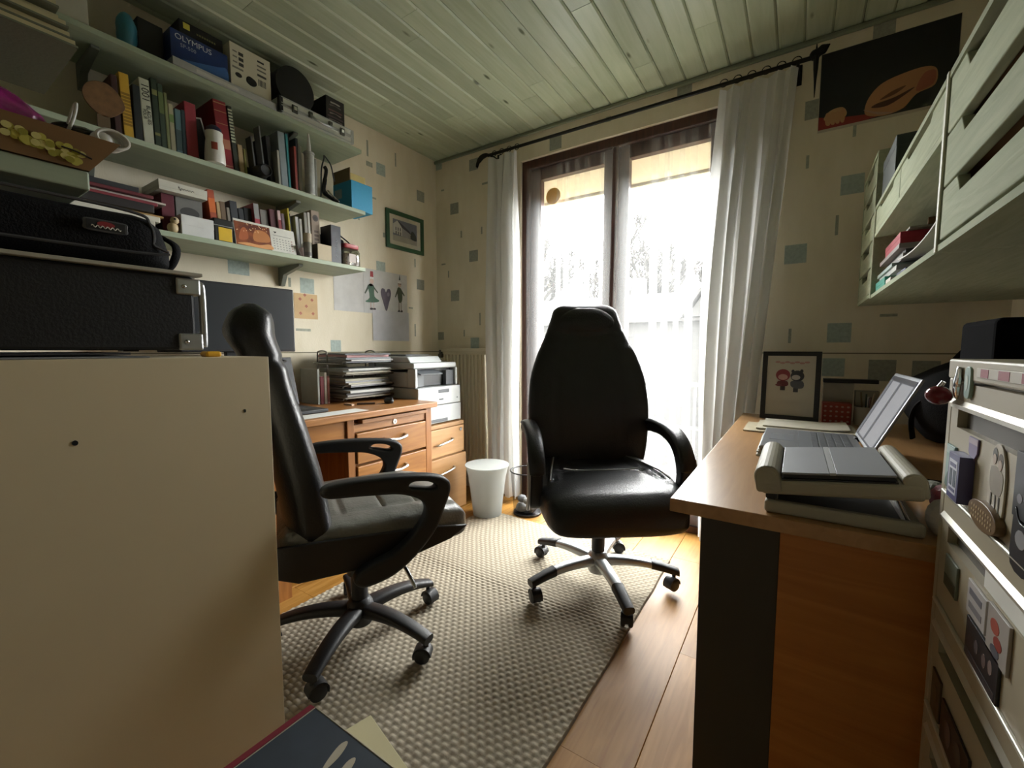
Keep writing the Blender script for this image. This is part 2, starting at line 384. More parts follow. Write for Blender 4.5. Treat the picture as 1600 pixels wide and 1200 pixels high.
MB().prism([(1.0, 5.65), (2.3, 7.5), (3.6, 5.65), (3.75, 5.7), (2.3, 7.72), (.85, 5.7)], -.9, 3.2, 'y').build('dormer_roof', rt, g)
for i in range(9):
    for zz in (1.0, 3.5):
        w_ = BOX(-10 + i * 2.1, -9.1 + i * 2.1, -.03, .05, zz, zz + 1.35).build('window', plain('302F2D', .5), hs)
        BOX(-9.93 + i * 2.1, -9.17 + i * 2.1, -.05, -.031, zz + .08, zz + 1.27).build('pane', hg, w_)
BOX(-3.2, -2.4, 3.9, 4.7, 7.2, 8.6).build('chimney', rend, hs)
gw = struct(BOX(-40, 20, 15, 15.25, -3, -1.6).build('wall_garden', rend))
bark = mat('bare_branch_bark', '191613', .9, var=.15, vscale=3)
def bare_tree(x, y, h, seed, label):
    r = random.Random(seed); t = thing('bare_tree', label, 'tree', (x, y, -3), 0, 'bare trees behind the house')
    tr = MB(); br = MB()
    def grow(p, d, L, rad, lev):
        q = p + d * L
        (tr if lev == 0 else br).tube([p, p + d * L * .5 + Vector((r.uniform(-.04, .04) * L, r.uniform(-.04, .04) * L, 0)), q], [rad, rad * .82, rad * .66], 5 if lev < 2 else 3)
        if lev >= 7: return
        for k in range(3):
            nd = (d + Vector((r.uniform(-.75, .75), r.uniform(-.75, .75), r.uniform(-.1, .55)))).normalized()
            grow(p + d * L * r.uniform(.55, 1), nd, L * r.uniform(.58, .74), max(.06, rad * .68), lev + 1)
    grow(Vector((0, 0, -.05)), Vector((0, 0, 1)), h * .3, h * .022, 0)
    tr.build('trunk', bark, t); br.build('branches', bark, t)
for i, (x, y, h, lb) in enumerate([(-31, 48, 22, 'leafless tree furthest along to the window jamb'), (-21.5, 36, 19, 'tall leafless tree seen through the first casement'), (-21, 57, 27, 'leafless tree with a high crown by the mullion'),
        (-13, 40, 20, 'leafless tree just past the mullion'), (-5, 70, 29, 'leafless tree above the house roof'), (-6.5, 39, 18.5, 'leafless tree beside the house dormer'), (-1.5, 50, 20, 'leafless tree close to the open curtain edge')]):
    bare_tree(x, y, h, 20 + i, lb)
# ================================================================ curtains and rod
cloth = sheer('cream_curtain_cloth', 'E6E6E4', .0, .36)
voile = sheer('white_voile', 'ECEEEE', .945, .7)
def curtain(name, label, xl, xr, y, z0, z1, folds, amp, m, group=None, seed=1, thick=0, nu=160, nv=40, cat='curtain', pleat=True):
    r = random.Random(seed); ph = [r.uniform(0, 6.28) for _ in range(4)]
    def fn(u, v):
        z = z1 + (z0 - z1) * v
        a, b_ = xl(v), xr(v)
        uu = u + .025 * math.sin(6.28 * u * 1.7 + ph[0]) + .012 * math.sin(5 * v + ph[1] + 9 * u)
        s = math.sin(2 * PI * folds * uu + ph[2] + .6 * math.sin(3 * v + ph[3]))
        am = amp * (.55 + .45 * min(1, v * 5)) * (.75 + .5 * math.sin(7 * u + ph[1]) ** 2)
        x = a + (b_ - a) * u + .35 * am * math.sin(4 * PI * folds * uu + ph[2])
        return (x, y + am * (abs(s) ** .7) * (1 if s > 0 else -1) + .01 * math.sin(9 * v + 5 * u), z)
    b = MB().grid(fn, nu, nv)
    o = b.build(name, m, smooth=True, solid=thick if thick else 0)
    o.data.polygons.foreach_set('use_smooth', [True] * len(o.data.polygons))
    return tag(o, label, cat, group)
def lerp(a, b): return lambda v: a + (b - a) * v
iron = mat('wrought_iron', '23241F', .5, .6)
# narrow and wide opaque curtains
c1 = curtain('curtain', 'narrow cream curtain gathered in front of the radiator end', lerp(-1.785, -1.80), lambda v: -1.56 + .0 * v, 2.435, .03, 2.325, 3.3, .038, cloth, 'opaque cream curtains', 4)
c2 = curtain('curtain', 'wide cream curtain drawn aside next to the poster', lambda v: -.375 - .03 * math.sin(PI * v) - .035 * v, lambda v: -.055 - .17 * v, 2.435, .04, 2.325, 5.2, .040, cloth, 'opaque cream curtains', 11)
# rod with finials and brackets
rod = thing('curtain_rod', 'black wrought iron curtain rod with pointed leaf finials above the window', 'curtain rod', (0, 0, 0))
MB().cyl((-1.80, 2.435, 2.352), (0.0, 2.435, 2.345), .0095, n=12).build('pole', iron, rod, smooth=True)
MB().tube(catmull([(-1.79, 2.435, 2.352), (-1.815, 2.43, 2.356), (-1.85, 2.425, 2.345), (-1.875, 2.42, 2.315), (-1.885, 2.42, 2.285)], 5), [.011 + .011 * math.sin(PI * i / 20) * (1 if i < 14 else .6) for i in range(20)] + [.002], 10, flat=.6).build('finial', iron, rod, smooth=True)
MB().tube(catmull([(-.01, 2.435, 2.345), (.03, 2.43, 2.362), (.06, 2.425, 2.375)], 6), [.012, .017, .021, .022, .02, .017, .019, .02, .017, .012, .008, .004, .002], 10).build('finial', iron, rod, smooth=True)
for xx, zz in ((-1.77, 2.352), (-.055, 2.345)):
    bk = MB().box(xx - .006, xx + .006, 2.425, YB - .001, zz - .018, zz - .006).box(xx - .016, xx + .016, YB - .009, YB - .001, zz - .06, zz + .03).build('bracket', iron, rod, bevel=.002)
MB().tube([(.012, 2.43, 2.34), (.012, 2.43, 2.29), (.012, 2.43, 2.24), (.012, 2.43, 2.17)], [.022, .018, .010, .003], 8, flat=.5).tube([(.012, 2.43, 2.395), (.012, 2.43, 2.34)], [.003, .018], 8, flat=.5).build('drop_ornament', iron, rod, smooth=True)
# pleated heading tape with hooks
for c_, xs in ((c1, [-1.75 + .06 * i for i in range(4)]), (c2, [-.36 + .06 * i for i in range(6)])):
    for xx in xs:
        MB().tube([(xx + .018 * math.cos(2 * PI * k / 16), 2.435, 2.352 + .018 * math.sin(2 * PI * k / 16)) for k in range(16)], .0022, 6, closed=True).build('curtain_ring', iron, rod, smooth=True)
# voiles on each casement
def voile_panel(label, x0, x1, seed):
    """gathered voile: cloth folded over itself in layers at both edges, a few loose folds between"""
    r = random.Random(seed); ph = r.uniform(0, 6)
    folds = [(.0, .16, 13), (.36, .40, 1), (.47, .52, 2), (.60, .63, 1), (.70, .74, 1), (.86, 1.0, 12)]
    us = []
    u = 0
    pts = [(0.0, 0.0)]
    for a, b_, n in folds:                       # (position, depth): zig-zag back and forth where the cloth is gathered
        pts.append((a, 0))
        for k in range(n):
            w = (b_ - a) / n; s0 = a + k * w
            pts += [(s0 + 1.7 * w, .006), (s0 + .1 * w, .012), (s0 + w, 0)]
    pts.append((1.0, 0))
    P = catmull([(p[0], p[1], 0) for p in pts], 3)
    def fn(u, v):
        q = P[min(len(P) - 1, int(round(u * (len(P) - 1))))]
        xx = x0 + (x1 - x0) * min(1.0, max(0.0, q.x)) + .006 * math.sin(4 * v + 11 * q.x + ph)
        return (xx, 2.528 - .9 * q.y + .006 * math.sin(25 * q.x + ph + 1.5 * v), 2.235 - 2.175 * v)
    o = MB().grid(fn, len(P) - 1, 14).build('voile_curtain', voile, smooth=True)
    tag(o, label, 'curtain', 'sheer voiles on the french window')
voile_panel('sheer white voile over the casement beside the narrow curtain', -1.54, -.958, 5)
voile_panel('sheer white voile over the casement beside the wide curtain', -.942, -.345, 8)
# round yellow sticker on the pane
st = plate('sun_catcher', [ell(0, 0, .052, .052, 28)], .004, mat('amber_sticker', 'F2B64A', .4), T=frame_T((-1.375, 2.572, 2.045), (1, 0, 0), (0, 0, 1)))
tag(st, 'round amber sticker high on the window pane', 'sticker')

# ================================================================ radiator
rad = thing('radiator', 'cream ribbed panel radiator in the corner behind the printer', 'radiator', (0, 0, 0))
rdm = mat('radiator_enamel', 'CFC7AE', .4, var=.02)
BOX(-2.25, -1.84, 2.455, 2.505, .14, 1.04).build('panel', rdm, rad, bevel=.008)
BOX(-2.262, -1.83, 2.445, 2.51, 1.03, 1.056).build('top_grille', rdm, rad, bevel=.004)
rib = MB().prism([(-.011, 2.455), (-.007, 2.441), (.007, 2.441), (.011, 2.455)], .17, 1.01, 'z').mesh('rib'); rib.materials.append(rdm)
for i in range(12):
    o = D.objects.new('rib', rib); C.objects.link(o); o.parent = rad; o.location = (-2.225 + i * .034, 0, 0)
MB().cyl((-2.285, 2.47, 0), (-2.285, 2.47, 1.0), .009).cyl((-2.285, 2.47, .98), (-2.25, 2.47, .98), .009).build('pipe', rdm, rad, smooth=True)
MB().cyl((-2.30, 2.47, 1.0), (-2.262, 2.47, 1.0), .017).cyl((-2.285, 2.47, .985), (-2.285, 2.47, 1.045), .014).build('valve', plain('5A5850', .4), rad, smooth=True)
BOX(-2.2, -2.16, 2.505, YB - .001, .7, .75).build('wall_bracket', rdm, rad)
BOX(-1.95, -1.91, 2.505, YB - .001, .7, .75).build('wall_bracket', rdm, rad)

# ================================================================ woven rug
RX0, RX1, RY0, RY1 = -1.66, -.478, .565, 2.15
cw, cl = .030, .019
def rug_z(x, y):
    i = math.floor((y - RY0) / cl); off = (i % 2) * .5
    u = ((x - RX0) / cw + off) % 1; v = ((y - RY0) / cl) % 1
    return .006 + .0052 * (math.sin(PI * u) ** .8) * (math.sin(PI * v) ** .5)
def rug_pt(u, v):
    x = RX0 + (RX1 - RX0) * u; y = RY0 + (RY1 - RY0) * v
    z = rug_z(x, y)
    e = min(u, 1 - u) * (RX1 - RX0)
    sx = .004 * noise.noise((x * 3, y * 6, 1.3)) if u > .97 or u < .03 else 0
    return (x + sx, y + (RX1 - x) * .05 * max(0, v - .8) * 5 + .004 * noise.noise((x * 9, y, 0)), z if 0 < u < 1 and 0 < v < 1 else .001)
rugm = D.materials.new('woven_rug'); rugm.use_nodes = True
nt = rugm.node_tree; pb = nt.nodes['Principled BSDF']; pb.inputs['Roughness'].default_value = .95; pb.inputs['Specular IOR Level'].default_value = .1
ge = nt.nodes.new('ShaderNodeTexCoord'); sep = nt.nodes.new('ShaderNodeSeparateXYZ'); nt.links.new(ge.outputs['Object'], sep.inputs[0])
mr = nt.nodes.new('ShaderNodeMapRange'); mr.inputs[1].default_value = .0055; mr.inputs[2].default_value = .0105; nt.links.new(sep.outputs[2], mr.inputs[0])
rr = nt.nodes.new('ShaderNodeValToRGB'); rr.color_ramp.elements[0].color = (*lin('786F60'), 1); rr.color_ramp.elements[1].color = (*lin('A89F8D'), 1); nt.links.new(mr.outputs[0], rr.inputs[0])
ns = nt.nodes.new('ShaderNodeTexNoise'); ns.inputs['Scale'].default_value = 400; nt.links.new(ge.outputs['Object'], ns.inputs['Vector'])
bp = nt.nodes.new('ShaderNodeBump'); bp.inputs['Strength'].default_value = .4; bp.inputs['Distance'].default_value = .002; nt.links.new(ns.outputs['Fac'], bp.inputs['Height']); nt.links.new(bp.outputs[0], pb.inputs['Normal'])
nt.links.new(rr.outputs[0], pb.inputs['Base Color'])
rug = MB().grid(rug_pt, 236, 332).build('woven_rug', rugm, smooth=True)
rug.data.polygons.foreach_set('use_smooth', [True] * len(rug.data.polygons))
tag(rug, 'flat beige basket-weave rug under both office chairs', 'rug')

# ================================================================ wall shelves (left wall)
shelf_m = wood('green_painted_shelf', '93A08A', 'A3AF98', .5, 1, 4, bump=.05)
ZT, ZM, ZB = 2.168, 1.832, 1.512     # upper faces
XS = -2.098                          # front edges
def shelf(label, z, y0, y1, xf):
    t = thing('wall_shelf', label, 'shelf', (0, 0, 0), 0, 'green shelves on the wall over the desk')
    BOX(XL + .001, xf, y0, y1, z - .021, z).build('board', shelf_m, t, bevel=.002)
    return t
s3 = shelf('top green shelf close under the ceiling boards', ZT, -.2, 1.642, XS)
s2 = shelf('middle green shelf holding the thick books', ZM, -.2, 1.65, XS + .01)
s1 = shelf('lowest green shelf with the desk calendar and jar', ZB, .3, 1.632, XS + .02)
brk = mat('bracket_paint', '6B7065', .5)
for t, z in ((s1, ZB), (s2, ZM), (s3, ZT)):
    for yy in (1.30, .55):
        MB().prism([(XL + .002, z - .022), (XL + .20, z - .022), (XL + .20, z - .034), (XL + .05, z - .065), (XL + .024, z - .12), (XL + .002, z - .12)], yy - .012, yy + .012, 'y').build('bracket', brk, t, bevel=.002)
# ================================================================ wooden desk at the left wall
oak = wood('varnished_oak_desk', '82552C', '9C6C3C', .38, 1, 5); oak_d = wood('varnished_oak_drawer', '835424', '9C6A33', .35, 1, 4); oak_v = wood('varnished_oak_post', '7E4E24', '9A6532', .35, 2, 5)
chrome = mat('chrome', 'C9CACB', .18, 1); black_pl = mat('black_plastic', '17181A', .45, bump=.05, bscale=300); dark_pl = mat('dark_grey_plastic', '3A3D40', .5)
dk = thing('wooden_desk', 'varnished oak pedestal desk under the wall shelves', 'desk', (0, 0, 0))
BOX(-2.355, -1.70, .42, 1.806, .722, .752).build('desktop', oak, dk, bevel=.004)
BOX(-2.34, -1.765, 1.235, 1.79, .08, .70).build('pedestal_body', oak_v, dk)
BOX(-1.765, -1.735, 1.235, 1.275, .0, .72).build('post', oak_v, dk, bevel=.003)
BOX(-1.765, -1.735, 1.745, 1.79, .0, .72).build('post', oak_v, dk, bevel=.003)
BOX(-1.765, -1.742, 1.275, 1.745, .655, .69).build('lock_rail', oak, dk)
BOX(-1.765, -1.722, 1.31, 1.745, .693, .712).build('writing_slide', oak, dk, bevel=.003)
lk = MB().cyl((-1.743, 1.525, .674), (-1.738, 1.525, .674), .013, n=20).build('lock', plain('C8C4B8', .3, .8), dk, smooth=True)
BOX(-1.7385, -1.7375, 1.523, 1.527, .668, .68).build('keyhole', black_pl, lk)
for z0, z1 in ((.50, .648), (.10, .487)):
    d = BOX(-1.765, -1.728, 1.282, 1.738, z0, z1).build('drawer', oak_d, dk, bevel=.004)
    zc = z1 - .06
    MB().tube(catmull([(-1.728, 1.44, zc + .012), (-1.70, 1.45, zc + .008), (-1.695, 1.51, zc), (-1.70, 1.57, zc + .008), (-1.728, 1.58, zc + .012)], 6), [.008] * 25, 8, flat=1.0).build('handle', chrome, d, smooth=True)
BOX(-1.765, -1.745, .95, 1.235, .60, .715).build('apron_drawer', oak_d, dk, bevel=.003)
BOX(-2.34, -2.32, .95, 1.235, .15, .72).build('modesty_panel', oak_v, dk)
BOX(-2.34, -1.745, .45, .95, .0, .715).build('pedestal_body', oak_v, dk)
# ---------------------------------------------------------------- filing pedestal with printer
beech = wood('beech_laminate', '9A7144', 'A98152', .45, 1, 3)
fc = thing('filing_pedestal', 'light beech two-drawer filing pedestal under the printer', 'cabinet', (0, 0, 0))
BOX(-2.33, -1.855, 1.815, 2.2, .03, .553).build('body', beech, fc)
BOX(-2.335, -1.84, 1.812, 2.205, .555, .58).build('top_panel', beech, fc, bevel=.003)
for k, (z0, z1, xf) in enumerate(((.378, .551, -1.837), (.006, .368, -1.825))):
    d = BOX(-1.855, xf, 1.815, 2.2 + .006 * k, z0, z1).build('drawer', beech, fc, bevel=.003)
    zc = z1 - .085
    MB().tube(catmull([(xf, 1.92, zc - .012), (xf + .022, 1.935, zc - .009), (xf + .028, 2.0, zc), (xf + .022, 2.065, zc + .009), (xf, 2.08, zc + .012)], 6), .0065, 8).build('handle', mat('brushed_steel', 'B7B6B0', .3, 1), d, smooth=True)
MB().cyl((-1.838, 2.165, .525), (-1.832, 2.165, .525), .011).build('lock', chrome, fc, smooth=True)
for yy in (1.85, 2.16):
    for xx in (-2.29, -1.89): BOX(xx - .015, xx + .015, yy - .015, yy + .015, 0, .03).build('foot', black_pl, fc)
pw = mat('printer_white', 'B2B6B6', .45, var=.02); pg = mat('printer_grey', '4E5256', .45); pdk = mat('printer_dark', '141517', .4)
pr = thing('printer', 'white multifunction laser printer on the filing pedestal', 'printer', (0, 0, .58))
def PB(n, x0, x1, y0, y1, z0, z1, m, bev=.004, par=None): return BOX(x0, x1, y0, y1, z0, z1).build(n, m, par or pr, bevel=bev, seg=3)
PB('feet', -2.3, -1.9, 1.84, 2.17, 0, .008, pdk, 0)
tr_ = PB('paper_tray', -2.31, -1.862, 1.815, 2.2, .008, .118, pw); PB('tray_handle', -1.875, -1.861, 1.92, 2.07, .012, .034, pg, .002, tr_)
fp = PB('front_panel', -2.31, -1.865, 1.815, 2.2, .121, .235, pw, .006); PB('panel_handle', -1.88, -1.864, 1.99, 2.09, .195, .218, pg, .002, fp); PB('panel_slot', -1.88, -1.8645, 1.995, 2.035, .150, .160, pg, .001, fp)
MB().cyl((-1.866, 2.168, .155), (-1.8635, 2.168, .155), .005).build('button', pg, fp, smooth=True)
PB('body', -2.31, -1.95, 1.815, 2.195, .238, .33, pw, .006)
PB('side_cheek', -1.95, -1.885, 1.815, 1.835, .238, .3515, pw, .004); PB('side_cheek', -1.95, -1.885, 2.175, 2.195, .238, .3515, pw, .004)
mo = PB('output_bay', -1.949, -1.93, 1.836, 2.174, .240, .351, pdk, .002)
PB('bay_block', -1.93, -1.90, 1.836, 1.90, .240, .325, pg, .003, mo); PB('bay_block', -1.93, -1.90, 2.10, 2.174, .240, .335, pg, .003, mo)
MB().prism([(-1.948, .338), (-1.865, .312), (-1.863, .320), (-1.945, .350)], 1.84, 2.03, 'y').build('control_panel', pg, pr, bevel=.002)
PB('scanner_unit', -2.31, -1.895, 1.813, 2.197, .352, .386, pw, .008)
MB().prism([(-2.30, .387), (-1.93, .387), (-1.96, .425), (-2.28, .43)], 1.82, 2.10, 'y').build('scanner_lid', pw, pr, bevel=.008, seg=3)
PB('feeder_guide', -2.27, -2.0, 1.85, 2.06, .43, .436, pg, .002)
# ---------------------------------------------------------------- monitor, laptop, trays on the desk
mn = thing('monitor', 'black flat monitor on the oak desk against the wall', 'monitor', (-2.2, .97, .752), math.radians(-4))
BOX(-.02, .02, -.28, .28, .285, .60).build('housing', black_pl, mn, bevel=.005)
BOX(.0202, .0212, -.27, .27, .298, .59).build('screen', mat('matt_black_screen', '23272B', .35), mn)
BOX(-.03, -.0, -.03, .03, .01, .30).build('neck', black_pl, mn, bevel=.004); BOX(-.09, .09, -.12, .12, 0, .012).build('stand_foot', black_pl, mn, bevel=.004)
def laptop(name, label, loc, rz, w, dp, lid_h, tilt, body, keys, scr):
    t = thing(name, label, 'laptop', loc, rz)     # hinge on local -x side, user on +x side
    b_ = BOX(-dp / 2, dp / 2, -w / 2, w / 2, 0, .016).build('base', body, t, bevel=.003)
    kk = MB()
    BOX(-dp / 2 + .02, dp / 2 - .095, -w / 2 + .02, w / 2 - .02, .016, .0165).build('key_bed', keys, b_)
    nk = MB().box(-.0072, .0072, -.0078, .0078, 0, .0018).mesh('key'); nk.materials.append(keys)
    for r_ in range(5):
        for q in range(int((w - .05) / .019)):
            o = D.objects.new('key', nk); C.objects.link(o); o.parent = b_; o.location = (-dp / 2 + .032 + r_ * .0195, -w / 2 + .034 + q * .019, .0165)
    BOX(dp / 2 - .085, dp / 2 - .02, -.05, .05, .016, .0164).build('touchpad', keys, b_)
    T = Matrix.Translation((-dp / 2, 0, .014)) @ Matrix.Rotation(-tilt, 4, 'Y')
    l_ = MB().box(-.007, 0, -w / 2, w / 2, .004, lid_h, T).build('lid', body, t, bevel=.003)
    MB().box(.0002, .0010, -w / 2 + .01, w / 2 - .01, .014, lid_h - .01, T).build('screen', scr, l_)
    MB().cyl((-dp / 2, -w * .35, .014), (-dp / 2, -w * .25, .014), .007).cyl((-dp / 2, w * .25, .014), (-dp / 2, w * .35, .014), .007).build('hinge', black_pl, t, smooth=True)
    return t
laptop('laptop', 'open dark laptop on the oak desk behind the black chair', (-1.965, 1.05, .7545), math.radians(0), .33, .24, .25, math.radians(15), mat('laptop_black', '26282B', .4), mat('laptop_keys', '1B1C1E', .6), mat('laptop_dead_screen', '2C3032', .3))
paper_w = mat('white_paper', 'D5D5CF', .8, var=.04, vscale=30); paper_y = mat('cream_paper', 'D2CBB0', .8, var=.05, vscale=30)
o = BOX(-1.84, -1.735, .98, 1.36, .7525, .7535).build('desk_sheet', paper_w, rot=(0, 0, 0)); tag(o, 'loose printed sheets at the front edge of the oak desk', 'paper')
ms = MB().ball((-1.87, 1.60, .765), (.032, .022, .02), 18, 10).build('computer_mouse', black_pl, smooth=True); tag(ms, 'black wireless mouse on the oak desk', 'mouse')
BOX(-1.872, -1.84, 1.5985, 1.6015, .776, .786).build('scroll_wheel', dark_pl, ms)
ph = BOX(-2.02, -1.95, 1.42, 1.435, .7525, .7605).build('pen', plain('B49A80', .4), rot=(0, 0, 0)); tag(ph, 'beige pen lying in front of the paper trays', 'pen')
ph2 = MB().cyl((-1.96, 1.46, .758), (-1.90, 1.53, .758), .0055, n=10).build('pen', plain('4A3A30', .4), smooth=True); tag(ph2, 'dark pen lying between the mouse and the trays', 'pen')
# upright booklets between laptop and trays
for k, (y0, th, h, dp_, col, lb) in enumerate([(1.350, .012, .19, .16, '8F918A', 'grey booklet standing behind the laptop screen'), (1.367, .02, .15, .15, '6E1F26', 'dark red wallet standing among the desk booklets'), (1.391, .014, .17, .15, 'C9C2B4', 'cream booklet standing among the desk booklets'), (1.409, .012, .15, .14, '9A5C50', 'brick red booklet standing next to the wire trays')]):
    o = MB().box(-dp_, 0, 0, th, 0, h, Matrix.Translation((-2.14, y0, .7525)) @ Matrix.Rotation(math.radians(0), 4, 'X')).build('booklet', plain(col, .6), bevel=.001); tag(o, lb, 'booklet', 'booklets standing on the oak desk')
    MB().box(-dp_ + .003, -.003, .002, th - .002, .002, h + .001, Matrix.Translation((-2.14, y0, .7525))).build('pages', paper_w, o)
# wire letter trays
wire = mat('steel_wire', '7C7A74', .35, .9)
lt = thing('letter_trays', 'stack of wire letter trays overflowing with papers on the oak desk', 'letter tray', (-2.20, 1.615, .7525))
for s_ in (-1, 1):
    for k in range(1):
        MB().tube(catmull([(-.09, s_ * .165, .0), (-.09, s_ * .165, .14), (-.09, s_ * .165, .26), (-.075, s_ * .165, .285), (-.015, s_ * .165, .285), (0, s_ * .165, .26), (0, s_ * .165, .14), (0, s_ * .165, .0)], 5), .0045, 8).build('support_loop', wire, lt, smooth=True)
for i, z in enumerate((.02, .085, .15, .22)):
    P = [(-.13, -.165, z), (.12, -.165, z - .004), (.155, -.15, z + .012), (.155, .15, z + .012), (.12, .165, z - .004), (-.13, .165, z)]
    w_ = MB().tube(catmull(P, 4, True), .0035, 6, closed=True)
    for q in range(7): w_.cyl((-.125, -.14 + q * .046, z - .003), (.135, -.14 + q * .046, z - .003), .0016, n=5)
    w_.build('tray', wire, lt, smooth=True)
pm = [plain('A5A6A2'), plain('84868A'), plain('9A9894'), plain('9E6E6C'), plain('6A6E72'), plain('45484B'), plain('94907E')]
r3 = random.Random(9)
for i, z in enumerate((.024, .088, .153, .223)):
    pl_ = thing('paper_pile', ['papers in the lowest wire tray of the stack', 'papers in the second lowest wire tray', 'bulging papers in the second wire tray from the top', 'papers with a pink sheet in the top wire tray'][i], 'papers', (-2.20, 1.615, .7525 + z), 0, 'paper piles in the wire trays')
    zz = 0
    for q in range(4 + i % 2):
        th = r3.uniform(.006, .013); dx = r3.uniform(-.01, .035); a = r3.uniform(-.07, .07)
        bend = r3.uniform(.002, .008) if q > 0 else .001
        def sh(u, v, zz=zz, dx=dx, bend=bend, th=th): return (-.12 + dx + .27 * u, -.148 + .296 * v, zz + th / 2 + bend * math.sin(PI * u) * .5)
        b_ = MB().grid(sh, 8, 2)
        o = b_.build('sheet', pm[(3 if (i == 3 and q == 3) else r3.randrange(len(pm)))], pl_, rot=(0, 0, a)); d_ = o.modifiers.new('s', 'SOLIDIFY'); d_.thickness = th; d_.offset = 0
        zz += th + .001
# waste bins
wbm = sheer('frosted_polypropylene', 'C6C9C6', .28, .5)
b1 = thing('waste_bin', 'frosted white plastic waste bin beside the filing pedestal', 'waste bin', (-1.60, 2.14, .012))
n_ = 36
prof = [(.090, 0), (.100, .1), (.118, .24), (.134, .312), (.137, .314), (.132, .311), (.115, .24), (.096, .1), (.086, .004)]
MB().lathe(prof, 40).build('shell', wbm, b1, smooth=True)
MB().lathe([(.1355, .307), (.1385, .310), (.1385, .316), (.1330, .316)], 40).build('rim', wbm, b1, smooth=True)
cr = mat('crumpled_paper', 'B9AE97', .9, var=.1, vscale=15)
def crumple(c, r, seed, m, name, label, cat, group, par=None):
    b_ = MB().ball(c, r, 14, 9)
    b_.v = [tuple(Vector(c) + (Vector(p) - Vector(c)) * (1 + .38 * noise.noise(Vector(p) * 22 + Vector((seed, 0, 0))))) for p in b_.v]
    o = b_.build(name, m, par)
    if label: tag(o, label, cat, group)
    return o
crumple((-1.60, 2.14, .062), (.06, .055, .035), 3, cr, 'crumpled_paper', 'crumpled beige paper in the bottom of the white bin', 'paper', None)
mesh_m = sheer('black_wire_mesh', '1A1A1C', .66, .0)
b2 = thing('waste_basket', 'black wire-mesh waste basket beside the white bin', 'waste bin', (-1.405, 2.31, .001))
MB().grid(lambda u, v: ((.088 + .02 * v) * math.cos(2 * PI * u), (.088 + .02 * v) * math.sin(2 * PI * u), .004 + .272 * v), 40, 6).build('mesh_wall', mesh_m, b2, smooth=True)
MB().tube([(.109 * math.cos(2 * PI * k / 40), .109 * math.sin(2 * PI * k / 40), .277) for k in range(40)], .0045, 8, closed=True).build('rim', black_pl, b2, smooth=True)
MB().lathe([(.001, 0), (.09, 0), (.091, .012), (.086, .014), (.001, .004)], 40).build('bottom_dish', black_pl, b2, smooth=True)
gp = mat('dark_wrapper', '6F7072', .55, var=.3, vscale=30)
for i, (x, y, z, r_) in enumerate([(-.03, -.02, .045, .04), (.035, -.01, .05, .04), (0, .03, .07, .035), (-.02, -.03, .10, .03), (.02, -.035, .095, .025)]):
    crumple((-1.405 + x, 2.31 + y, z + .001), (r_, r_, r_ * .8), i * 3.3, gp if i % 2 else plain('A5A5A2'), 'crumpled_wrapper', ['pale crumpled wrapper low in the mesh basket beside the bin', 'dark crumpled wrapper low in the mesh basket', 'pale crumpled wrapper in the middle of the mesh basket', 'small dark wrapper on top of the basket rubbish', 'small pale wrapper on top of the basket rubbish'][i], 'paper', 'crumpled wrappers in the mesh basket')
# ================================================================ office chairs (local +x is where the sitter faces)
leather = mat('black_leather', '1A1B1D', .38, var=.12, vscale=14, bump=.16, bscale=160, spec=.5)
leather_s = mat('window_lit_leather_seat', '6A6A64', .32, var=.18, vscale=9, bump=.2, bscale=120, spec=.5)  # paler copy of the leather, window light on the seat put into its colour
stitch = mat('leather_seam', '0E0E10', .5); thread = mat('grey_thread', '6A6B6C', .7)
silver = mat('silver_lacquer', 'A9ACAE', .35, .6); blk = mat('chair_black_nylon', '1B1C1E', .5, bump=.06, bscale=250)
def sgnp(v, e): return math.copysign(abs(v) ** e, v)
def loft(name, secs, m, parent, n=40, ex=3.0, sub=0, disp=None):
    """secs: (centre, half-width along y, half-thickness, tilt in the xz plane of the section's normal)"""
    R = []
    for (cx, cz, w, t, a) in secs:
        ring = []
        for k in range(n):
            th = 2 * PI * k / n
            yy = w * sgnp(math.cos(th), 2 / ex); tt = t * sgnp(math.sin(th), 2 / ex)
            p = (cx + tt * math.cos(a), yy, cz + tt * math.sin(a))
            if disp: p = disp(p, yy / max(w, 1e-6), tt / max(t, 1e-6))
            ring.append(p)
        R.append(ring)
    return MB().rings(R).build(name, m, parent, smooth=True, sub=sub)
def interp(tab, v):
    n = len(tab)
    v = min(max(v, tab[0][0]), tab[-1][0])
    for i in range(n - 1):
        (a, p), (b_, q) = tab[i], tab[i + 1]
        if v <= b_: break
    h = b_ - a; k = (v - a) / h
    def slope(j, c):
        if j == 0: return (tab[1][1][c] - tab[0][1][c]) / (tab[1][0] - tab[0][0])
        if j == n - 1: return (tab[j][1][c] - tab[j - 1][1][c]) / (tab[j][0] - tab[j - 1][0])
        l = (tab[j][1][c] - tab[j - 1][1][c]) / (tab[j][0] - tab[j - 1][0]); r = (tab[j + 1][1][c] - tab[j][1][c]) / (tab[j + 1][0] - tab[j][0])
        return 0 if l * r <= 0 else 2 * l * r / (l + r)
    h00, h10, h01, h11 = 2 * k ** 3 - 3 * k * k + 1, k ** 3 - 2 * k * k + k, -2 * k ** 3 + 3 * k * k, k ** 3 - k * k
    return [h00 * p[c] + h10 * h * slope(i, c) + h01 * q[c] + h11 * h * slope(i + 1, c) for c in range(len(p))]
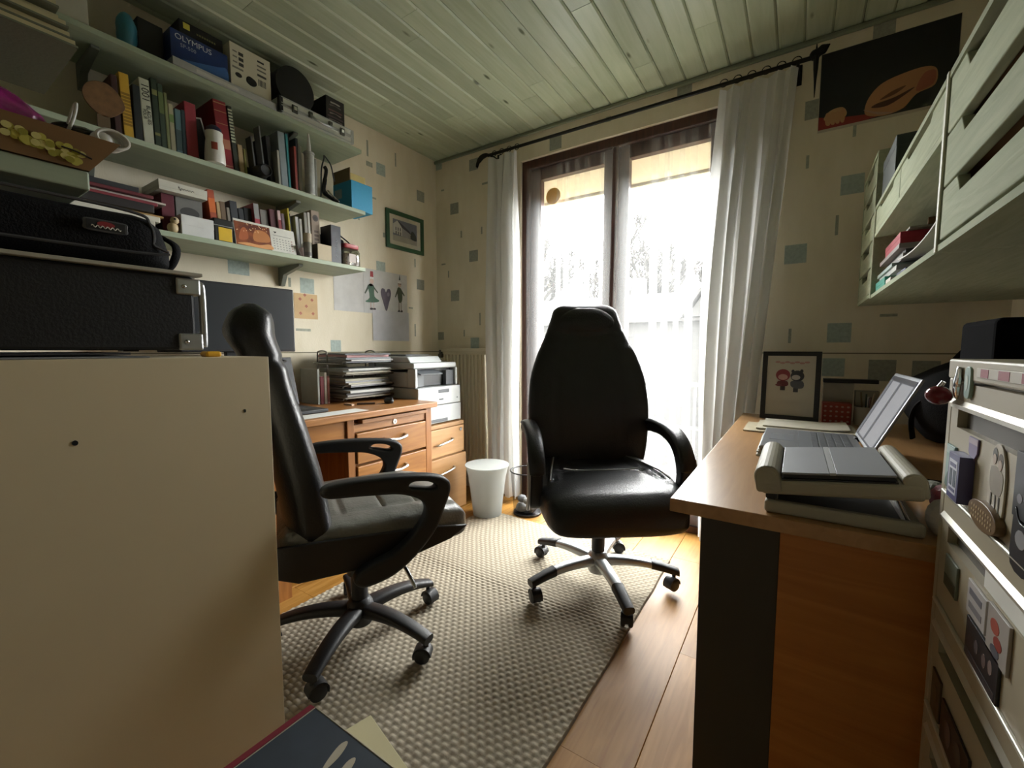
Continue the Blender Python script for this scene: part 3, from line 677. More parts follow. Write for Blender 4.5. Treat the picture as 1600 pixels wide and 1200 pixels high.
def base(t, phase, R, hub_z, leg_m, tip_m, black):
    MB().lathe([(.012, .052), (.04, .055), (.047, .07), (.047, .125), (.036, .145), (.03, .15)], 24).build('hub', leg_m, t, smooth=True)
    MB().lathe([(.001, .10), (.029, .10), (.029, .24), (.040, .242), (.042, hub_z - .02), (.02, hub_z)], 24).build('gas_column', black_pl, t, smooth=True)
    for k in range(5):
        a = math.radians(phase + 72 * k); T = Matrix.Rotation(a, 4, 'Z')
        secs = []; tip = []
        for i in range(15):
            u = i / 14; r = .035 + (R - .035) * u
            z = .108 + .012 * math.sin(PI * u * .8) - .036 * u ** 2
            w = (.027 - .007 * u) * (1.2 if not tip_m else 1); h = .022 - .009 * u
            ring = [(r, w * sgnp(math.cos(2 * PI * q / 16), .7), z + h * sgnp(math.sin(2 * PI * q / 16), .7)) for q in range(16)]
            (secs).append(ring)
            if u >= .6:
                ex = 1.12
                tip.append([(r + (.008 if i == 14 else 0), w * ex * sgnp(math.cos(2 * PI * q / 16), .7), z + h * ex * sgnp(math.sin(2 * PI * q / 16), .7) + (.002 if i % 2 else 0) * (math.sin(2 * PI * q / 16) > .2)) for q in range(16)])
        lg = MB().rings(secs, T=T).build('base_leg', leg_m, t, smooth=True)
        if tip_m: MB().rings(tip, T=T).build('grip_cap', tip_m, lg, smooth=True)
        # twin-wheel caster
        ca = MB(); cx = R - .012
        sw = k * 1.3 + phase * .05
        Tc = T @ Matrix.Translation((cx, 0, 0)) @ Matrix.Rotation(sw, 4, 'Z')
        for s_ in (-1, 1):
            ca.lathe([(.004, -.009), (.022, -.009), (.0265, -.005), (.0265, .004), (.02, .009), (.004, .010)], 20, T=Tc @ Matrix.Translation((.012, s_ * .014, .0275)) @ Matrix.Rotation(PI / 2, 4, 'X'))
        cs = ca.build('caster', black, lg, smooth=True)
        hood = MB()
        pts = [(.012 + .031 * math.cos(q), .0275 + .031 * math.sin(q)) for q in [math.radians(-20 + 20 * j) for j in range(11)]]
        inner = [(.012 + .0272 * math.cos(q), .0275 + .0272 * math.sin(q)) for q in [math.radians(180 - 20 * j) for j in range(11)]]
        hood.prism(pts + inner, -.021, .021, 'y', Tc)
        hood.cyl((0, 0, .05), (0, 0, .082), .008, n=10, T=Tc)
        hood.build('caster_hood', black, lg, smooth=True)

# ---- chair by the cabinet: black base, slotted loop arms
ca_ = thing('office_chair', 'black leather office chair with slotted black arms beside the cream cabinet', 'office chair', (-1.278, .94, .012), math.radians(62))
base(ca_, 7.5 - 62, .305, .40, blk, None, blk)
MB().box(-.12, .14, -.13, .13, .37, .40).box(-.05, .06, -.06, .06, .345, .372).build('tilt_mechanism', blk, ca_, bevel=.006)
MB().tube(catmull([(.06, -.05, .37), (.09, -.2, .365), (.11, -.27, .33), (.12, -.30, .30)], 6), .006, 8).build('lever', chrome, ca_, smooth=True)
MB().cyl((.10, -.02, .34), (.17, -.02, .34), .026, n=18).build('tension_knob', blk, ca_, smooth=True)
# seat: boxy cushion with a quilted top
def seat_disp_a(p, yn, tn):
    x, y, z = p
    if tn > .3:
        g = 0
        for yy in (-.16, -.05, .06, .16): g = max(g, math.exp(-((y - yy) / .006) ** 2))
        for xx in (-.07, .06, .17): g = max(g, math.exp(-((x - xx) / .006) ** 2) * (abs(y) < .165))
        z += -.010 * g + .010 * min(1, abs(yn) ** 6)
        z += .003 * noise.noise((x * 22, y * 22, 2.2))
    return (x, y, z)
tabs = [(-.25, (.46, .20, .035)), (-.22, (.462, .245, .058)), (0, (.46, .265, .068)), (.2, (.462, .265, .066)), (.285, (.455, .25, .06)), (.315, (.447, .235, .042)), (.327, (.440, .21, .012))]
secs = []
for i in range(70):
    u = -.25 + (.327 + .25) * i / 69
    cz, w, t_ = interp(tabs, u); secs.append((u, cz, w, t_, PI / 2))
loft('seat_cushion', secs, leather_s, ca_, 96, 5, disp=seat_disp_a)
# side cheek panels of the seat shell
for s_ in (-1, 1):
    MB().prism([(-.27, .50), (-.28, .42), (-.2, .385), (.1, .385), (.25, .42), (.31, .455), (.18, .475), (-.05, .49)], s_ * .262, s_ * .275, 'y').build('seat_side_panel', leather, ca_, bevel=.005)
# backrest: tall, slightly curved, bulging headrest
btab = [(.37, (-.15, .17, .03)), (.40, (-.155, .225, .055)), (.50, (-.168, .255, .066)), (.65, (-.19, .262, .066)), (.80, (-.222, .245, .062)), (.93, (-.255, .205, .058)), (1.02, (-.275, .178, .060)), (1.09, (-.300, .17, .068)), (1.145, (-.295, .145, .055)), (1.17, (-.298, .10, .02))]
secs = []
for i in range(60):
    z = .37 + .80 * i / 59; cx, w, t_ = interp(btab, z); secs.append((cx, z, w, t_, 0))
def back_disp(p, yn, tn):
    x, y, z = p
    x += .02 * abs(yn) ** 2.2 * (1 if z < 1.0 else .4)       # wrap-round sides
    g = math.exp(-((z - 1.0) / .008) ** 2) * .008 if tn > .2 else 0
    return (x - g, y, z)
loft('backrest', secs, leather, ca_, 72, 3.4, disp=back_disp)
for s_ in (-1, 1):
    for off in (0, .012):
        P = []
        for i in range(24):
            z = .47 + .50 * i / 23; cx, w, t_ = interp(btab, z)
            P.append((cx + .012 + t_ * (.32 - off * 14), s_ * (w * .985 + .0006), z))
        MB().tube(P, .0012, 5).build('stitch_line', thread, ca_, smooth=True)
hd = MB()
P = []
for i in range(25):
    a = -PI / 2 + PI * i / 24; z = 1.0; cx, w, t_ = interp(btab, z)
    P.append((cx + t_ * .9 * math.cos(a) + .012, w * 1.0 * math.sin(a), z))
hd.tube(P, .0025, 5).build('headrest_seam', stitch, ca_, smooth=True)
# arms: outline with a slot, given a rounded thickness
def V2(P): return [(p[0], p[1], 0) for p in P]
def arm_shape(P, k=5): return [(q.x, q.y) for q in catmull(V2(P), k, True)]
def arm_a(s_):
    out = arm_shape([(-.12, .648), (-.14, .665), (-.12, .684), (-.05, .69), (.06, .688), (.17, .676), (.225, .655), (.235, .62), (.215, .565), (.185, .50), (.12, .43), (.05, .385), (-.03, .37), (-.06, .395), (-.03, .425), (.06, .455), (.125, .51), (.155, .56), (.14, .60), (.08, .628), (.0, .638), (-.06, .643)])
    slot = arm_shape([(.105, .650), (.12, .661), (.165, .655), (.188, .640), (.178, .632), (.14, .640)], 4)
    T = Matrix.Translation((0, s_ * .296, -.022)) @ Matrix.Rotation(PI / 2, 4, 'X')
    plate('armrest', [out, slot], .046, blk, ca_, .010, T)
arm_a(1); arm_a(-1)

# ---- chair before the window: silver base, curved arms
cb = thing('office_chair', 'tall black leather office chair with silver star base before the window', 'office chair', (-.70, 1.755, .012), math.radians(-53))
base(cb, 23.5 + 53, .335, .39, silver, blk, blk)
MB().box(-.12, .14, -.12, .12, .36, .39).build('tilt_mechanism', blk, cb, bevel=.006)
def seat_disp_b(p, yn, tn):
    x, y, z = p
    if tn > .3:
        g = 0
        yb = .145 + .11 * (x + .25) / .55                       # bolster seams opening to the front
        for s_ in (-1, 1):
            if x < .16: g = max(g, math.exp(-((y - s_ * yb) / .007) ** 2))
        g = max(g, math.exp(-((x - .02 - .55 * y * y) / .007) ** 2) * (abs(y) < yb))
        z += -.009 * g + (.020 * max(0, 1 - max(0, yb - abs(y)) / .03) if abs(y) < yb else .02) * (1 if x < .1 else max(0, 1 - (x - .1) / .1))
    return (x, y, z)
tabs = [(-.25, (.45, .20, .03)), (-.22, (.452, .245, .055)), (0, (.446, .275, .074)), (.18, (.438, .284, .078)), (.27, (.426, .275, .076)), (.315, (.41, .258, .062)), (.34, (.398, .235, .036)), (.348, (.392, .21, .008))]
secs = []
for i in range(70):
    u = -.25 + .598 * i / 69; cz, w, t_ = interp(tabs, u); secs.append((u, cz, w, t_, PI / 2))
loft('seat_cushion', secs, leather, cb, 96, 4, disp=seat_disp_b)
pip = mat('leather_piping', '8C8E90', .3)
for s_ in (-1, 1):
    P = []
    for i in range(20):
        x = -.20 + .37 * i / 19; y = s_ * (.158 + .11 * (x + .25) / .55); cz, w, t_ = interp(tabs, x); P.append((x, y, cz + t_ + .0145 * (1 if x < .1 else max(0, 1 - (x - .1) / .1))))
    MB().tube(P, .0035, 6).build('piping', pip, cb, smooth=True)
P = []
for i in range(25):
    y = -.165 + .33 * i / 24; x = .02 + .55 * y * y; cz, w, t_ = interp(tabs, x); P.append((x, y, cz + t_ - .003 + .012 * (abs(y) / .165) ** 3))
MB().tube(P, .0030, 6).build('piping', pip, cb, smooth=True)
btab = [(.42, (-.215, .21, .03)), (.46, (-.22, .255, .05)), (.60, (-.225, .284, .058)), (.74, (-.236, .292, .056)), (.88, (-.258, .282, .052)), (1.0, (-.285, .248, .05)), (1.10, (-.31, .202, .052)), (1.18, (-.328, .172, .056)), (1.235, (-.337, .152, .046)), (1.258, (-.34, .11, .015))]
secs = []
for i in range(64):
    z = .42 + .838 * i / 63; cx, w, t_ = interp(btab, z); secs.append((cx, z, w, t_, 0))
def back_disp_b(p, yn, tn):
    x, y, z = p
    x += .022 * abs(yn) ** 2.4 * (1 if z < 1.05 else .5)
    if tn > .2:
        g = math.exp(-((z - (1.10 + 1.2 * y * y)) / .008) ** 2) * .010
        for s_ in (-1, 1): g = max(g, math.exp(-((y - s_ * .16 * (1 - max(0, z - .85) * 1.2)) / .006) ** 2) * .006 * (z < 1.06))
        x -= g
    return (x, y, z)
loft('backrest', secs, leather, cb, 80, 3.2, disp=back_disp_b)
# padded headrest pillow
secs = []
for i in range(26):
    u = i / 25; z = 1.115 + .125 * u; cx, w, t_ = interp(btab, z); k = max(.02, math.sin(PI * min(1, max(0, .04 + .92 * u)))) ** .35
    secs.append((cx + .022, z, w * .86 * k, .048 * k, 0))
loft('headrest', secs, leather, cb, 48, 3)
def arm_b(s_):
    out = arm_shape([(-.235, .655), (-.235, .68), (-.20, .692), (-.10, .702), (.04, .695), (.13, .665), (.185, .61), (.205, .54), (.19, .455), (.165, .41), (.13, .405), (.13, .45), (.145, .53), (.125, .59), (.07, .635), (-.03, .655), (-.13, .652), (-.20, .645)])
    T = Matrix.Translation((0, s_ * .300, 0)) @ Matrix.Rotation(PI / 2, 4, 'X')
    a_ = plate('armrest', [out], .052, blk, cb, .012, T)
    P = [(.20 + .004, s_ * .300, .545), (.19, s_ * .300, .455), (.165, s_ * .300, .408)]
    trim = [(p.x, p.y, p.z) for p in catmull([(.19, s_ * .330, .60), (.207, s_ * .330, .54), (.193, s_ * .330, .455), (.165, s_ * .330, .405)], 6)]
    MB().tube(trim, .0075, 8).build('silver_trim', silver, a_, smooth=True)
    pad = []
    for i, p in enumerate(catmull([(-.19, s_ * .300, .694), (-.10, s_ * .300, .706), (.04, s_ * .300, .699), (.13, s_ * .300, .668), (.188, s_ * .300, .61), (.205, s_ * .300, .55)], 6)): pad.append(p)
    MB().tube(pad, [.014] + [.033] * (len(pad) - 2) + [.014], 12, flat=.42, up=(0, 0, 1)).build('arm_pad', leather, a_, smooth=True)
arm_b(1); arm_b(-1)
# ================================================================ cream cabinet in the near corner and what stands on it
cream = mat('cream_melamine', 'D0C3A4', .5, var=.03, vscale=3)
CX, CY = -1.075, .552
cab = thing('low_cabinet', 'cream melamine cabinet seen from its plain back, black case on top', 'cabinet', (0, 0, 0))
BOX(CX - .018, CX, YN + .05, CY, .0, 1.032).build('back_panel', cream, cab, bevel=.0012)
BOX(CX - .46, CX - .018, CY - .018, CY, .0, 1.015).build('side_panel', cream, cab)
BOX(CX - .46, CX - .018, YN + .05, YN + .068, .0, 1.015).build('side_panel', cream, cab)
BOX(CX - .47, CX - .018, YN + .05, CY, 1.015, 1.032).build('top_panel', cream, cab, bevel=.001)
BOX(CX - .46, CX - .018, YN + .068, CY - .018, .45, .468).build('shelf_board', cream, cab)
for y, z, w, h in ((.492, .906, .0035, .006), (.205, .882, .006, .007)):
    plate('screw_hole', [ell(0, 0, w * .7, h * .7, 14)], .001, mat('hole_black', '050505', .9), cab, T=face_px((CX + .0004, y, z)))
# flat things under the case
for i, (y0, y1, z0, z1, col, lb) in enumerate([(-.3, .12, 1.0325, 1.0385, 'C7C8C4', 'thin pale folder under the black case'), (.13, .33, 1.0325, 1.036, '8C8E90', 'grey disc sleeve under the black case'), (.02, .30, 1.039, 1.0435, '3A3B40', 'dark sleeve lying on the pale folder')]):
    tag(BOX(CX - .36, CX - .03, y0, y1, z0, z1).build('flat_sleeve', plain(col), bevel=.001), lb, 'sleeve')
cz0, cz1 = 1.044, 1.205
cs = thing('equipment_case', 'black hard case with aluminium edges lying on the cream cabinet', 'case', (0, 0, 0))
blkfab = mat('black_case_panel', '0C0C0E', .55, bump=.1, bscale=200)
alu = mat('aluminium_edge', 'B5B7B8', .3, .9)
kx = CX - .022
BOX(kx - .34, kx, -.35, .412, cz0 + .004, cz1).build('shell', blkfab, cs, bevel=.006)
MB().tube(catmull([(kx - .02, .412, cz1 - .010), (kx - .008, .424, cz1 - .014), (kx - .006, .428, cz1 - .03), (kx - .006, .428, cz0 + .03), (kx - .006, .426, cz0 + .012)], 5), .0075, 8).build('corner_profile', alu, cs, smooth=True)
for z in (cz0 + .022, cz1 - .022):
    c_ = BOX(kx - .03, kx + .003, .378, .424, z - .018, z + .018).build('corner_plate', alu, cs, bevel=.004)
    MB().ball((kx + .003, .392, z), .005, 10, 6).build('rivet', chrome, c_, smooth=True)
for yy in (-.3, .36): BOX(kx - .32, kx - .28, yy, yy + .03, cz0 - .0, cz0 + .005).build('rubber_foot', black_pl, cs)
for yy in (-.3, .36): BOX(kx - .06, kx - .02, yy, yy + .03, cz0 - .0, cz0 + .005).build('rubber_foot', black_pl, cs)
ye = BOX(kx - .04, kx - .005, .43, .462, 1.0325, 1.045).build('earplug_box', mat('yellow_orange_plastic', 'D9A21F', .4), bevel=.005, seg=3); tag(ye, 'small yellow-orange plastic piece beside the black case', 'plastic piece')
bd = BOX(kx - .36, kx + .012, -.45, .425, cz1 + .001, cz1 + .008).build('plain_board', mat('grey_white_board', 'A9A697', .6, var=.05), bevel=.001); tag(bd, 'thin off-white board laid across the black case', 'board')
bgz = cz1 + .009
bag = thing('equipment_bag', 'padded black fabric bag with oval badge on the off-white board', 'bag', (0, 0, 0))
bf = mat('black_nylon_fabric', '0E0E10', .85, bump=.25, bscale=260, spec=.2)
secs = []
for i in range(40):
    u = i / 39; y = -.40 + .785 * u
    e = min(1, (1 - u) / .06) ** .4 if u > .94 else (min(1, u / .06) ** .45 if u < .06 else 1)
    hh = (.058 + .004 * math.sin(6 * u)) * (.45 + .55 * e)
    R_ = [(kx - .16 + (.155 * (.75 + .25 * e)) * sgnp(math.cos(2 * PI * k / 40), .45), y, bgz + .062 + hh * sgnp(math.sin(2 * PI * k / 40), .45) - (.062 - hh) * .9) for k in range(40)]
    secs.append(R_)
MB().rings(secs).build('body', bf, bag, smooth=True)
MB().tube(catmull([(kx - .010, -.3, bgz + .108), (kx - .008, .1, bgz + .108), (kx - .008, .31, bgz + .106), (kx - .010, .345, bgz + .088), (kx - .010, .348, bgz + .05), (kx - .008, .32, bgz + .028), (kx - .008, -.3, bgz + .024)], 6), .003, 6).build('piping', mat('grey_piping', '3F4042', .6), bag, smooth=True)
bdg = plate('badge', [arm_shape([(-.042, -.010), (-.045, 0), (-.042, .011), (0, .012), (.042, .011), (.045, 0), (.042, -.010), (0, -.012)], 4)], .004, mat('badge_rubber', '4A4B4D', .5), bag, .001, face_px((kx + .0005, .274, bgz + .066)) @ Matrix.Diagonal((.70, .95, 1, 1)))
plate('badge_field', [rect(-.038, .038, -.0085, .0085)], .001, mat('badge_black', '151517', .5), bdg, 0, face_px((kx + .003, .274, bgz + .066)) @ Matrix.Diagonal((.72, 1, 1, 1)))
plate('badge_red_oval', [ell(0, .0025, .017, .0052, 22)], .001, mat('badge_red', '8E2228', .5), bdg, 0, face_px((kx + .0036, .274, bgz + .066)) @ Matrix.Diagonal((.75, 1, 1, 1)))
MB().tube([face_px((kx + .0042, .274, bgz + .066)) @ Vector((-.021 + .042 * i / 30, -.0025 + .0022 * math.sin(i * 1.25) - .0006, 0)) for i in range(31)], .0009, 5).build('badge_script', plain('D8D6D0'), bdg)
MB().tube(catmull([(kx - .10, .375, bgz + .09), (kx - .05, .40, bgz + .06), (kx - .06, .395, bgz + .02), (kx - .12, .39, bgz + .004)], 6), .010, 8, flat=.5).build('strap', bf, bag, smooth=True)
# ---------------------------------------------------------------- open shelf unit above the cabinet
nz = 1.346
hu = thing('shelf_rack', 'pale green shelf rack above the cream cabinet carrying the fruit crate', 'shelf', (0, 0, 0))
hx = -1.12
BOX(hx - .34, hx, -1.25, .262, nz, nz + .034).build('board', shelf_m, hu, bevel=.003)
BOX(hx - .34, hx, -1.25, .09, 1.575, 1.60).build('board', shelf_m, hu, bevel=.003)
for y in (-1.25, -.50): BOX(hx - .345, hx - .02, y - .02, y, 1.033, 2.0).build('upright', shelf_m, hu, bevel=.002)
# fruit crate of printed cardboard
tz = nz + .0345
kraft = mat('brown_cardboard', '7A5C36', .85, var=.08, vscale=8)
ct = thing('fruit_crate', 'brown cardboard fruit crate with printed grapes overhanging the shelf end', 'crate', (0, 0, 0))
xa, xb, ya, yb, hh = hx - .30, hx + .004, -.22, .262, .061
BOX(xa, xb, ya, yb, tz, tz + .004).build('bottom', kraft, ct)
fl = .045
MB().add([(xb, ya, tz), (xb, yb, tz), (xb + .012, yb + fl, tz + hh), (xb + .012, ya, tz + hh), (xb - .005, ya, tz), (xb - .005, yb, tz), (xb + .007, yb + fl, tz + hh), (xb + .007, ya, tz + hh)], [(0, 1, 2, 3), (7, 6, 5, 4), (0, 4, 5, 1), (1, 5, 6, 2), (2, 6, 7, 3), (3, 7, 4, 0)]).build('front_wall', kraft, ct)
MB().add([(xa, yb, tz), (xb, yb, tz), (xb + .012, yb + fl, tz + hh), (xa - .012, yb + fl, tz + hh), (xa, yb - .005, tz), (xb, yb - .005, tz), (xb + .007, yb + fl - .005, tz + hh), (xa - .007, yb + fl - .005, tz + hh)], [(0, 1, 2, 3), (7, 6, 5, 4), (0, 4, 5, 1), (1, 5, 6, 2), (2, 6, 7, 3), (3, 7, 4, 0)]).build('end_wall', kraft, ct)
BOX(xa - .008, xa, ya, yb + fl * .5, tz, tz + hh).build('rear_wall', kraft, ct)
Tf = frame_T((xb + .0005, 0, tz), (0, 1, 0), (.012, 0, .061))
pgm = [mat('grape_print', '8F8A2A', .7), mat('grape_print_light', 'B5AE4B', .7), mat('grape_print_pale', 'C9C27A', .7)]
r4 = random.Random(4)
for k in range(46):
    u = r4.random(); yy = .165 + .085 * u + r4.uniform(-.012, .012); zz = .036 - .018 * u + r4.uniform(-.010, .010)
    plate('printed_grape', [ell(yy, zz, .0062, .0055, 12)], .0003, pgm[k % 3], ct, 0, Tf @ Matrix.Translation((0, 0, .0006 + .00004 * k)))
plate('printed_orange', [ell(.122, .033, .024, .019, 26)], .0003, mat('orange_print', 'B9802A', .7), ct, 0, Tf @ Matrix.Translation((0, 0, .001)))
plate('printed_orange', [ell(.124, .031, .017, .012, 22)], .0003, mat('orange_print_core', 'CFA040', .7), ct, 0, Tf @ Matrix.Translation((0, 0, .0016)))
MB().tube([Tf @ Vector(p) for p in catmull([(.225, .030, .002), (.245, .028, .002), (.265, .022, .002)], 6)], .0015, 5).build('hand_slot', mat('slot_dark', '2C2115', .9), ct)
# purple plastic bag lying in the crate
pb_m = mat('magenta_plastic_film', '8E1F6B', .22, var=.15, vscale=10, bump=.5, bscale=18, spec=.7)
b_ = MB().ball((xb - .075, .118, tz + .075), (.060, .112, .064), 40, 24)
b_.v = [tuple(Vector(p) + Vector((0, 0, 1)) * .022 * noise.noise(Vector(p) * 17) + Vector((1, 0, 0)) * .014 * noise.noise(Vector(p) * 31)) for p in b_.v]
b_.v = [(p[0], p[1], max(p[2], tz + .006)) for p in b_.v]
o = b_.build('plastic_bag', pb_m, smooth=True); tag(o, 'crumpled magenta plastic bag in the fruit crate', 'bag')
# white cable, black packet and coiled plug at the crate end
cw_ = mat('white_cable', 'C9C8C0', .45)
o = MB().tube(catmull([(xb - .03, .225, tz + .03), (xb - .02, .238, tz + .062), (xb - .02, .25, tz + .095), (xb - .025, .256, tz + .125), (xb - .03, .248, tz + .10), (xb - .03, .243, tz + .068), (xb - .02, .262, tz + .062), (xb - .015, .285, tz + .066)], 8), .0028, 8).build('white_cable', cw_, smooth=True); tag(o, 'looped white cable sticking up from the fruit crate', 'cable')
cp = thing('cable_coil', 'coiled white charger cable on the crate corner', 'cable', (xb - .01, .298, tz + .070))
for k in range(5):
    a = .5 * k
    MB().tube([(.006 * k - .01, .018 * math.cos(2 * PI * q / 24 + a) * (1 + .08 * k), .016 * math.sin(2 * PI * q / 24 + a)) for q in range(24)], .0028, 7, closed=True).build('loop', cw_, cp, smooth=True)
MB().ball((0, -.012, -.002), (.016, .018, .014), 14, 9).build('plug', cw_, cp, smooth=True)
o = MB().ball((xb - .055, .262, tz + .078), (.035, .040, .014), 20, 10); o.v = [tuple(Vector(p) + Vector((0, 0, .006)) * noise.noise(Vector(p) * 60)) for p in o.v]
o = o.build('foil_packet', mat('black_foil', '141518', .2), smooth=True); tag(o, 'shiny black packet lying on the crate edge', 'packet')
# stack of hanging folders on the rack's upper board
fm = mat('olive_grey_folder', '6E7460', .75, bump=.15, bscale=160); fe = mat('folder_edge', 'BDB68E', .75, var=.1)
for i in range(7):
    a = .003 * i * (-1) ** i
    z = 1.601 + i * .0125
    o = thing('file_folder', ['lowest olive file folder of the overhanging stack', 'second olive folder up in the overhanging stack', 'third olive folder up in the overhanging stack', 'fourth olive folder up in the overhanging stack', 'fifth olive folder up in the overhanging stack', 'sixth olive folder up in the overhanging stack', 'topmost olive file folder of the overhanging stack'][i], 'folder', (0, 0, 0), 0, 'olive folders stacked on the rack')
    BOX(hx - .27, hx - .008 + a, -.10, .262 - .006 * i, z, z + .0035).build('cover', fm, o)
    BOX(hx - .27, hx - .011 + a, -.10, .259 - .006 * i, z + .0036, z + .0118).build('sheets', fe, o)
# ================================================================ things on the wall shelves
def book(y0, th, h, dp, col, z, label, lean=0, xf=-2.125, bands=None, group=None, title=None, tcol='202020', rough=.55):
    T = Matrix.Translation((xf, y0 + th / 2, z)) @ Matrix.Rotation(math.radians(lean), 4, 'X')
    m = plain(col, rough)
    b_ = MB().box(-dp, 0, -th / 2, -th / 2 + .002, 0, h, T).box(-dp, 0, th / 2 - .002, th / 2, 0, h, T).box(-.003, 0, -th / 2 + .002, th / 2 - .002, 0, h, T)
    o = tag(b_.build('book', m, bevel=.0008), label, 'book', group)
    MB().box(-dp + .004, -.003, -th / 2 + .002, th / 2 - .002, .003, h - .004, T).build('pages', paper_y, o)
    for z0, z1, c in (bands or []):
        MB().box(0, .0006, -th / 2 + .0006, th / 2 - .0006, z0, z1, T).build('spine_band', plain(c), o)
    if title:
        for (body, size, zc, dy) in title:
            text('spine_lettering', body, size, plain(tcol), T @ frame_T((.0009, dy, zc), (0, 0, -1), (0, 1, 0)), o)
    return o
def pbox(name, label, cat, x0, x1, y0, y1, z0, z1, col, rough=.6, group=None, lid=None):
    o = BOX(x0, x1, y0, y1, z0, z1).build(name, plain(col, rough), bevel=.0015)
    if lid: BOX(x0 - .0006, x1 + .0006, y0 - .0006, y1 + .0006, z1 - lid, z1 + .0004).build('lid', plain(col, rough), o, bevel=.001)
    return tag(o, label, cat, group)
GM = 'books on the middle shelf'; GB = 'books on the lowest shelf'
z = ZM + .0005
# -- middle shelf
fan = thing('woven_fan', 'round brown palm-leaf fan with a short handle on the middle shelf', 'fan', (-2.108, .545, z))
plate('leaf', [arm_shape([(0, .045), (-.04, .07), (-.055, .11), (-.035, .15), (.01, .165), (.045, .14), (.06, .10), (.035, .065)], 5)], .006, mat('palm_leaf', '6B4E2E', .85, var=.2, vscale=40), fan, .001, face_px((0, 0, 0)))
MB().box(-.003, .003, -.02, .015, 0, .05).build('handle', mat('fan_handle', '5C4A30', .7), fan)
book(.580, .018, .215, .17, '3A1E1A', z, 'dark brown book beside the palm-leaf fan', 1.5, group=GM)
book(.604, .028, .235, .17, 'C29A2E', z, 'tall yellow book on the middle shelf', 1.5, group=GM, bands=[(.05 + .012 * i, .058 + .012 * i, '8A6A1C') for i in range(10)])
book(.636, .022, .21, .17, '1B2222', z, 'black book between the yellow and the white one', 0, group=GM)
book(.663, .031, .245, .18, 'B9BCA8', z, 'white joke book with large 1001 on its spine', 1.5, group=GM, title=[('1001', .034, .195, 0), ('BLAGUES', .017, .115, .006), ('POUR', .014, .115, -.007)], tcol='22241F')
book(.698, .018, .262, .18, '2A3A2A', z, 'tall dark green book right of the white joke book', 1, group=GM, bands=[(.2, .22, '7C7C4A'), (.05, .06, '7C7C4A')])
book(.718, .017, .25, .18, '334332', z, 'second tall dark green book on the middle shelf', 1, group=GM, bands=[(.14, .22, '5C6A3E')])
book(.737, .010, .225, .16, '7E8458', z, 'thin olive book next to the dark green ones', 1, group=GM)
book(.749, .016, .19, .16, 'A6A184', z, 'short cream book on the middle shelf', 1, group=GM, bands=[(.12, .15, '6F8A50')])
book(.767, .020, .18, .16, '5F7E84', z, 'short teal-grey book on the middle shelf', 0, group=GM, bands=[(.02, .1, '45585A')])
book(.789, .012, .185, .16, '2E4148', z, 'thin dark teal book before the pink-red one', 0, group=GM)
book(.804, .040, .225, .17, '9A3440', z, 'thick pink-red book on the middle shelf', 1, group=GM)
book(.849, .016, .17, .15, '5A1820', z, 'thin maroon book behind the white bottle', 0, xf=-2.18, group=GM)
pf = thing('leaning_photo', 'small leaning picture frame behind the white bottle', 'picture frame', (-2.15, .885, z), rot=(math.radians(14), 0, 0))
plate('frame', [rect(-.03, .03, 0, .19), rect(-.024, .024, .006, .184)], .008, plain('8E8F8A', .4), pf, .001, face_px((0, 0, 0)))
plate('picture', [rect(-.025, .025, .005, .185)], .002, plain('232326', .3), pf, 0, face_px((-.001, 0, 0)))
bt = thing('squeeze_bottle', 'white plastic bottle with navy cap standing on the middle shelf', 'bottle', (-2.098, .893, z))
MB().lathe([(.001, 0), (.036, 0), (.038, .006), (.037, .04), (.033, .085), (.030, .10), (.032, .112), (.032, .128), (.026, .132)], 28).build('body', mat('white_polyethylene', 'D4D3CB', .35), bt, smooth=True)
MB().lathe([(.029, .13), (.027, .145), (.014, .155), (.008, .158), (.001, .158)], 24).build('cap', mat('navy_plastic', '22223E', .4), bt, smooth=True)
MB().grid(lambda u, v: (.0375 * math.cos(-.7 + .6 * u), .0375 * math.sin(-.7 + .6 * u), .048 + .03 * v), 6, 1).build('label_patch', plain('8C3A28'), bt)
book(.928, .050, .285, .19, '7B1620', z, 'tall thick dark red book leaning on the middle shelf', 4.5, group=GM, bands=[(.272, .275, 'B08A60'), (.24, .242, 'B08A60'), (.19, .192, 'B08A60'), (.09, .13, 'A06A50'), (.02, .022, 'B08A60')])
book(.984, .018, .28, .17, '2C3226', z, 'book with green and white striped spine beside the dark red one', 4.5, group=GM, bands=[(.13 + i * .013, .137 + i * .013, 'B9BFA2') for i in range(11)])
book(1.004, .020, .13, .13, 'A08A62', z, 'short tan book next to the striped spine', 3, group=GM)
book(1.028, .008, .12, .13, '7E7A3A', z, 'very thin olive booklet on the middle shelf', 3, group=GM)
pbox('black_box', 'low black box in the dark gap of the middle shelf', 'box', -2.33, -2.205, 1.045, 1.115, z, z + .075, '0E0E10')
ln = thing('camera_lens', 'black camera lens lying in the gap of the middle shelf', 'lens', (-2.105, 1.085, z + .0325))
MB().lathe([(.001, -.05), (.028, -.05), (.032, -.04), (.032, .0), (.027, .01), (.027, .045), (.024, .048), (.02, .042), (.001, .04)], 24, T=Matrix.Rotation(PI / 2, 4, 'Y')).build('barrel', black_pl, ln, smooth=True)
for y_, h_, c_, w_, lb in ((1.085, .20, '5A5C5E', .007, 'thin grey booklet in the dark gap'), (1.128, .26, '77797A', .006, 'tall thin grey rod-like booklet in the dark gap'), (1.155, .23, '1E1F21', .02, 'black book before the grey-blue one')):
    book(y_, w_, h_, .05 if w_ < .01 else .15, c_, z, lb, 5, xf=-2.15, group=GM)
book(1.180, .010, .17, .14, '9B9A90', z, 'pale thin book left of the grey-blue one', 2, group=GM)
book(1.194, .032, .262, .17, '7C888C', z, 'thick grey-blue book on the middle shelf', 3, group=GM)
